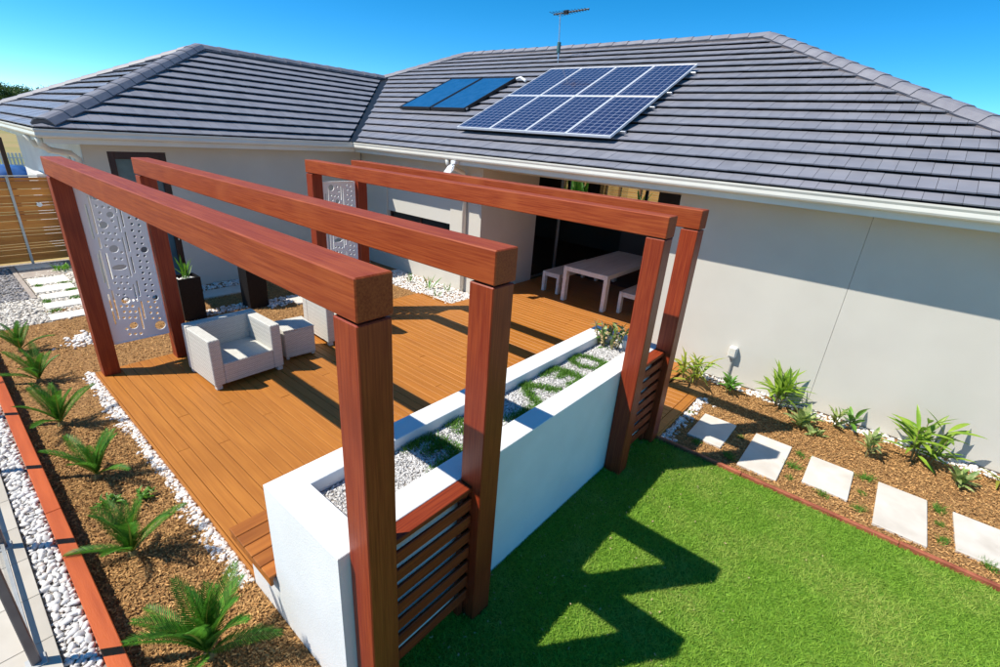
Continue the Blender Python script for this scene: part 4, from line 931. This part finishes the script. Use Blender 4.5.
for i, (x, y) in enumerate(((-6.6, 5.75), (-5.95, 5.72), (-5.55, 5.9), (-5.45, 5.5))):
    leafy('strappy_plant', (x, y, -.03), ('small strappy green plant in the white pebbles below the window, leftmost', 'tallest strappy green plant in the white pebbles below the window', 'small strappy plant in the white pebbles beside the downpipe', 'tiny strappy plant in the white pebbles at the inner corner of the deck')[i], 'plant', SWORD, 8, (.55, .8, .5, .4)[i], 'strappy plants in the white pebble bed', 0, 0, .05, .5, 30+i, (0, .02))

# ================================================================== EDGINGS, FENCES, SMALL THINGS
t = thing('timber_edging', (-3.5, -.89, -.08), 'bright orange timber edging between mulch bed and pebble strip', 'edging')
xs = [-8.3, -6.2, -3.05, -.2, .6]
for a, b_ in zip(xs, xs[1:]): G().box(a+.002, b_-.002, -.94, -.842, -.08, .1, b=.005).build('plank', EDGEM, t)
t = thing('lawn_edging', (2.4, 3.98, -.08), 'low dark red edging between lawn and right mulch bed', 'edging')
xs = [.0, .95, 2.3, 3.5, 4.8]
for a, b_ in zip(xs, xs[1:]): G().box(a+.002, b_-.002, 3.96, 4.0, -.08, -.008+random.uniform(-.006, .006), b=.006).build('board', REDEDGE, t)
t = thing('outlet_post', (.14, 6.17, -.05), 'grey weatherproof power outlet box on a conduit against the house wall', 'power outlet')
G().tube([(.145, 6.195, -.05), (.145, 6.195, .36)], .014, 8).build('conduit', GALV, t)
G().box(.075, .185, 6.13, 6.218, .36, .53, b=.012).build('box', WALLW, t); G().box(.085, .175, 6.118, 6.1295, .39, .52, b=.005).build('cover', TRIM, t)
# balustrade at lower left
t = thing('balustrade', (-2.84, -1.2, .1), 'frameless glass balustrade with grey posts on the tile path at lower left', 'balustrade')
bx = [-6.5, -5.28, -4.06, -2.84, -1.62]
for x in bx:
    p = G().box(x-.022, x+.022, -1.222, -1.178, .1, 1.08, b=.006).build('post', mat('dark_grey_post', (.10, .09, .10), (.14, .13, .14), 5, rough=.35, metal=.4), t)
    sub('base_plate', G().box(x-.045, x+.045, -1.245, -1.155, .1005, .109, b=.002), GALV, p)
for a, b_ in zip(bx, bx[1:]): G().box(a+.03, b_-.03, -1.205, -1.195, .16, 1.04, b=.002).build('glass_panel', GLASSC, t)
G().box(bx[0], bx[-1]+.02, -1.21, -1.19, .135, .155, b=.002).build('bottom_rail', GALV, t)
# slatted fence at far left
t = thing('slatted_fence', (-12.5, -.8, -.08), 'brown horizontal slat fence with grey metal posts at the far left', 'fence')
ws = [.155, .10, .045, .045, .16, .07, .05, .155, .12, .045, .10, .05, .14, .12, .155, .10]
z = .0; i = 0
while z < 1.68:
    w = min(ws[i % len(ws)], 1.70-z)
    G().box(-12.512, -12.488, -3.2, .95, z, z+w, b=.003).build('slat', FENCEM, t); z += w+.009; i += 1
for y in (-3.1, -2.2, -1.3, -.4, .31, .93): G().box(-12.487, -12.462, y-.022, y+.022, -.08, 1.72, b=.004).build('post', GALV, t)
G().box(-12.52, -12.47, -3.2, .95, 1.722, 1.742, b=.003).build('top_rail', GALV, t)
G().tube([(-12.485, .68, 1.16), (-12.45, .68, 1.16)], .045, 14).build('round_plate', WPLAST, t)
# back fence and garden seen through the alfresco
t = thing('back_fence', (-7, 20, -.08), 'sunlit timber paling fence seen through the dining area behind the house', 'fence')
z = .0
while z < 1.78: G().box(-16, 4, 20, 20.02, z, z+.09, b=.003).build('rail_board', mat('honey_fence', (.55, .25, .06), (.68, .36, .10), 3, (.5, 5, 5), .6, rnd=.12), t); z += .105
for x in np.arange(-15.9, 4, 1.0): G().box(x-.045, x+.045, 19.93, 19.998, -.08, 1.85, b=.004).build('post', mat('honey_fence_post', (.26, .11, .04), rough=.6), t)
leafy('back_shrub', (-10.6, 19.4, -.08), 'green shrub before the sunlit back fence, seen left through the glass', 'shrub', SWORD, 60, 3.4, None, 6, 1.0, .3, .6, 41)
leafy('back_shrub', (-7.5, 19.3, -.08), 'green shrub before the sunlit back fence, seen right through the glass', 'shrub', SWORD, 30, 2.4, None, 4, .8, .2, .6, 42)
sheet('back_lawn', [(-16, 17), (6, 17), (6, 20), (-16, 20)], -.07, mat('back_lawn_green', (.06, .14, .02), (.10, .2, .03), 3, rough=1))

# far left: trees, vacant lot
def tree(loc, h, rad, label, seed):
    r = np.random.default_rng(seed); rd = random.Random(seed); t = thing('gum_tree', loc, label, 'tree', 'trees on the horizon at the far left')
    g = G(); top = (rd.uniform(-.4, .4), rd.uniform(-.4, .4), h*.62); g.tube([(0, 0, 0), (top[0]*.4, top[1]*.4, h*.3), top], [h*.03, h*.022, h*.01], 8)
    centers = []
    for k in range(16):
        a = rd.uniform(0, 6.28); f = rd.uniform(.2, 1); zz = h*rd.uniform(.40, .95); rr = rad*f*(1.15-.7*abs(zz/h-.62)); c = (rr*math.cos(a), rr*math.sin(a), zz); centers.append(c)
        g.tube([(top[0]*.6, top[1]*.6, h*rd.uniform(.3, .55)), (c[0]*.6, c[1]*.6, c[2]*.9), c], [h*.012, h*.008, h*.003], 5)
    link('trunk', newmesh('trunk', np.vstack(g.V), g.F), BARK, t)
    n = 5200; ci = r.integers(0, len(centers), n); C = np.array(centers)[ci]+r.normal(0, 1, (n, 3))*rad*np.array((.21, .21, .15)); s = r.uniform(.10, .28, n)*rad/3
    bv = np.array([(-.5, 0, 0), (0, -.28, 0), (.5, 0, 0), (0, .28, 0)]); me = scatter('crown', (bv, np.array([[0, 1, 2, 3]])), C, np.stack([s*1.6, s*1.6, s], 1), rotmats(n), LEAFT)
    link('crown', me, LEAFT, t)
for i, (x, y, h, rad, lb) in enumerate(((-215, 23, 7.6, 4.6, 'dark gum tree at the left edge of the picture, on the horizon'), (-225, 29.5, 7.2, 4.0, 'lighter green gum tree on the horizon, second from the left'), (-210, 32.0, 7.2, 4.2, 'dark gum tree on the horizon just above the left roof hip'))):
    tree((x, y, -.1), h, rad, lb, 51+i)
t = thing('yard_fence', (-34, 3, -.1), 'white picket fence glimpsed beyond the white wall end at far left', 'fence')
for i in range(36): G().box(-34.01, -33.99, .2+i*.14, .2+i*.14+.085, -.1, .72, b=.003).build('picket', WALLW, t)
G().box(-34.035, -34.011, .2, 5.2, .1, .17, b=.003).build('rail', WALLW, t)
G().box(-34.035, -34.011, .2, 5.2, .45, .52, b=.003).build('rail', WALLW, t)
o = thing('tarp_cover', (-29.5, 1.9, -.1), 'crumpled blue tarpaulin cover on the ground beyond the slatted fence', 'tarpaulin')
bv, bf = ico(2); v = bv*(1+rng.normal(0, .06, (len(bv), 1)))*np.array((.9, 1.2, .62)); v = v[:, :]; v[:, 2] = np.maximum(v[:, 2], -.02); link('sheet', fastmesh('sheet', v, bf), TARP, o)
o = G().box(-18.05, -17.95, .86, .96, -.1, 2.2, b=.006).build('timber_post', mat('dark_post', (.07, .04, .03), rough=.7)); tag(o, 'dark upright timber post beyond the slatted fence', 'post')
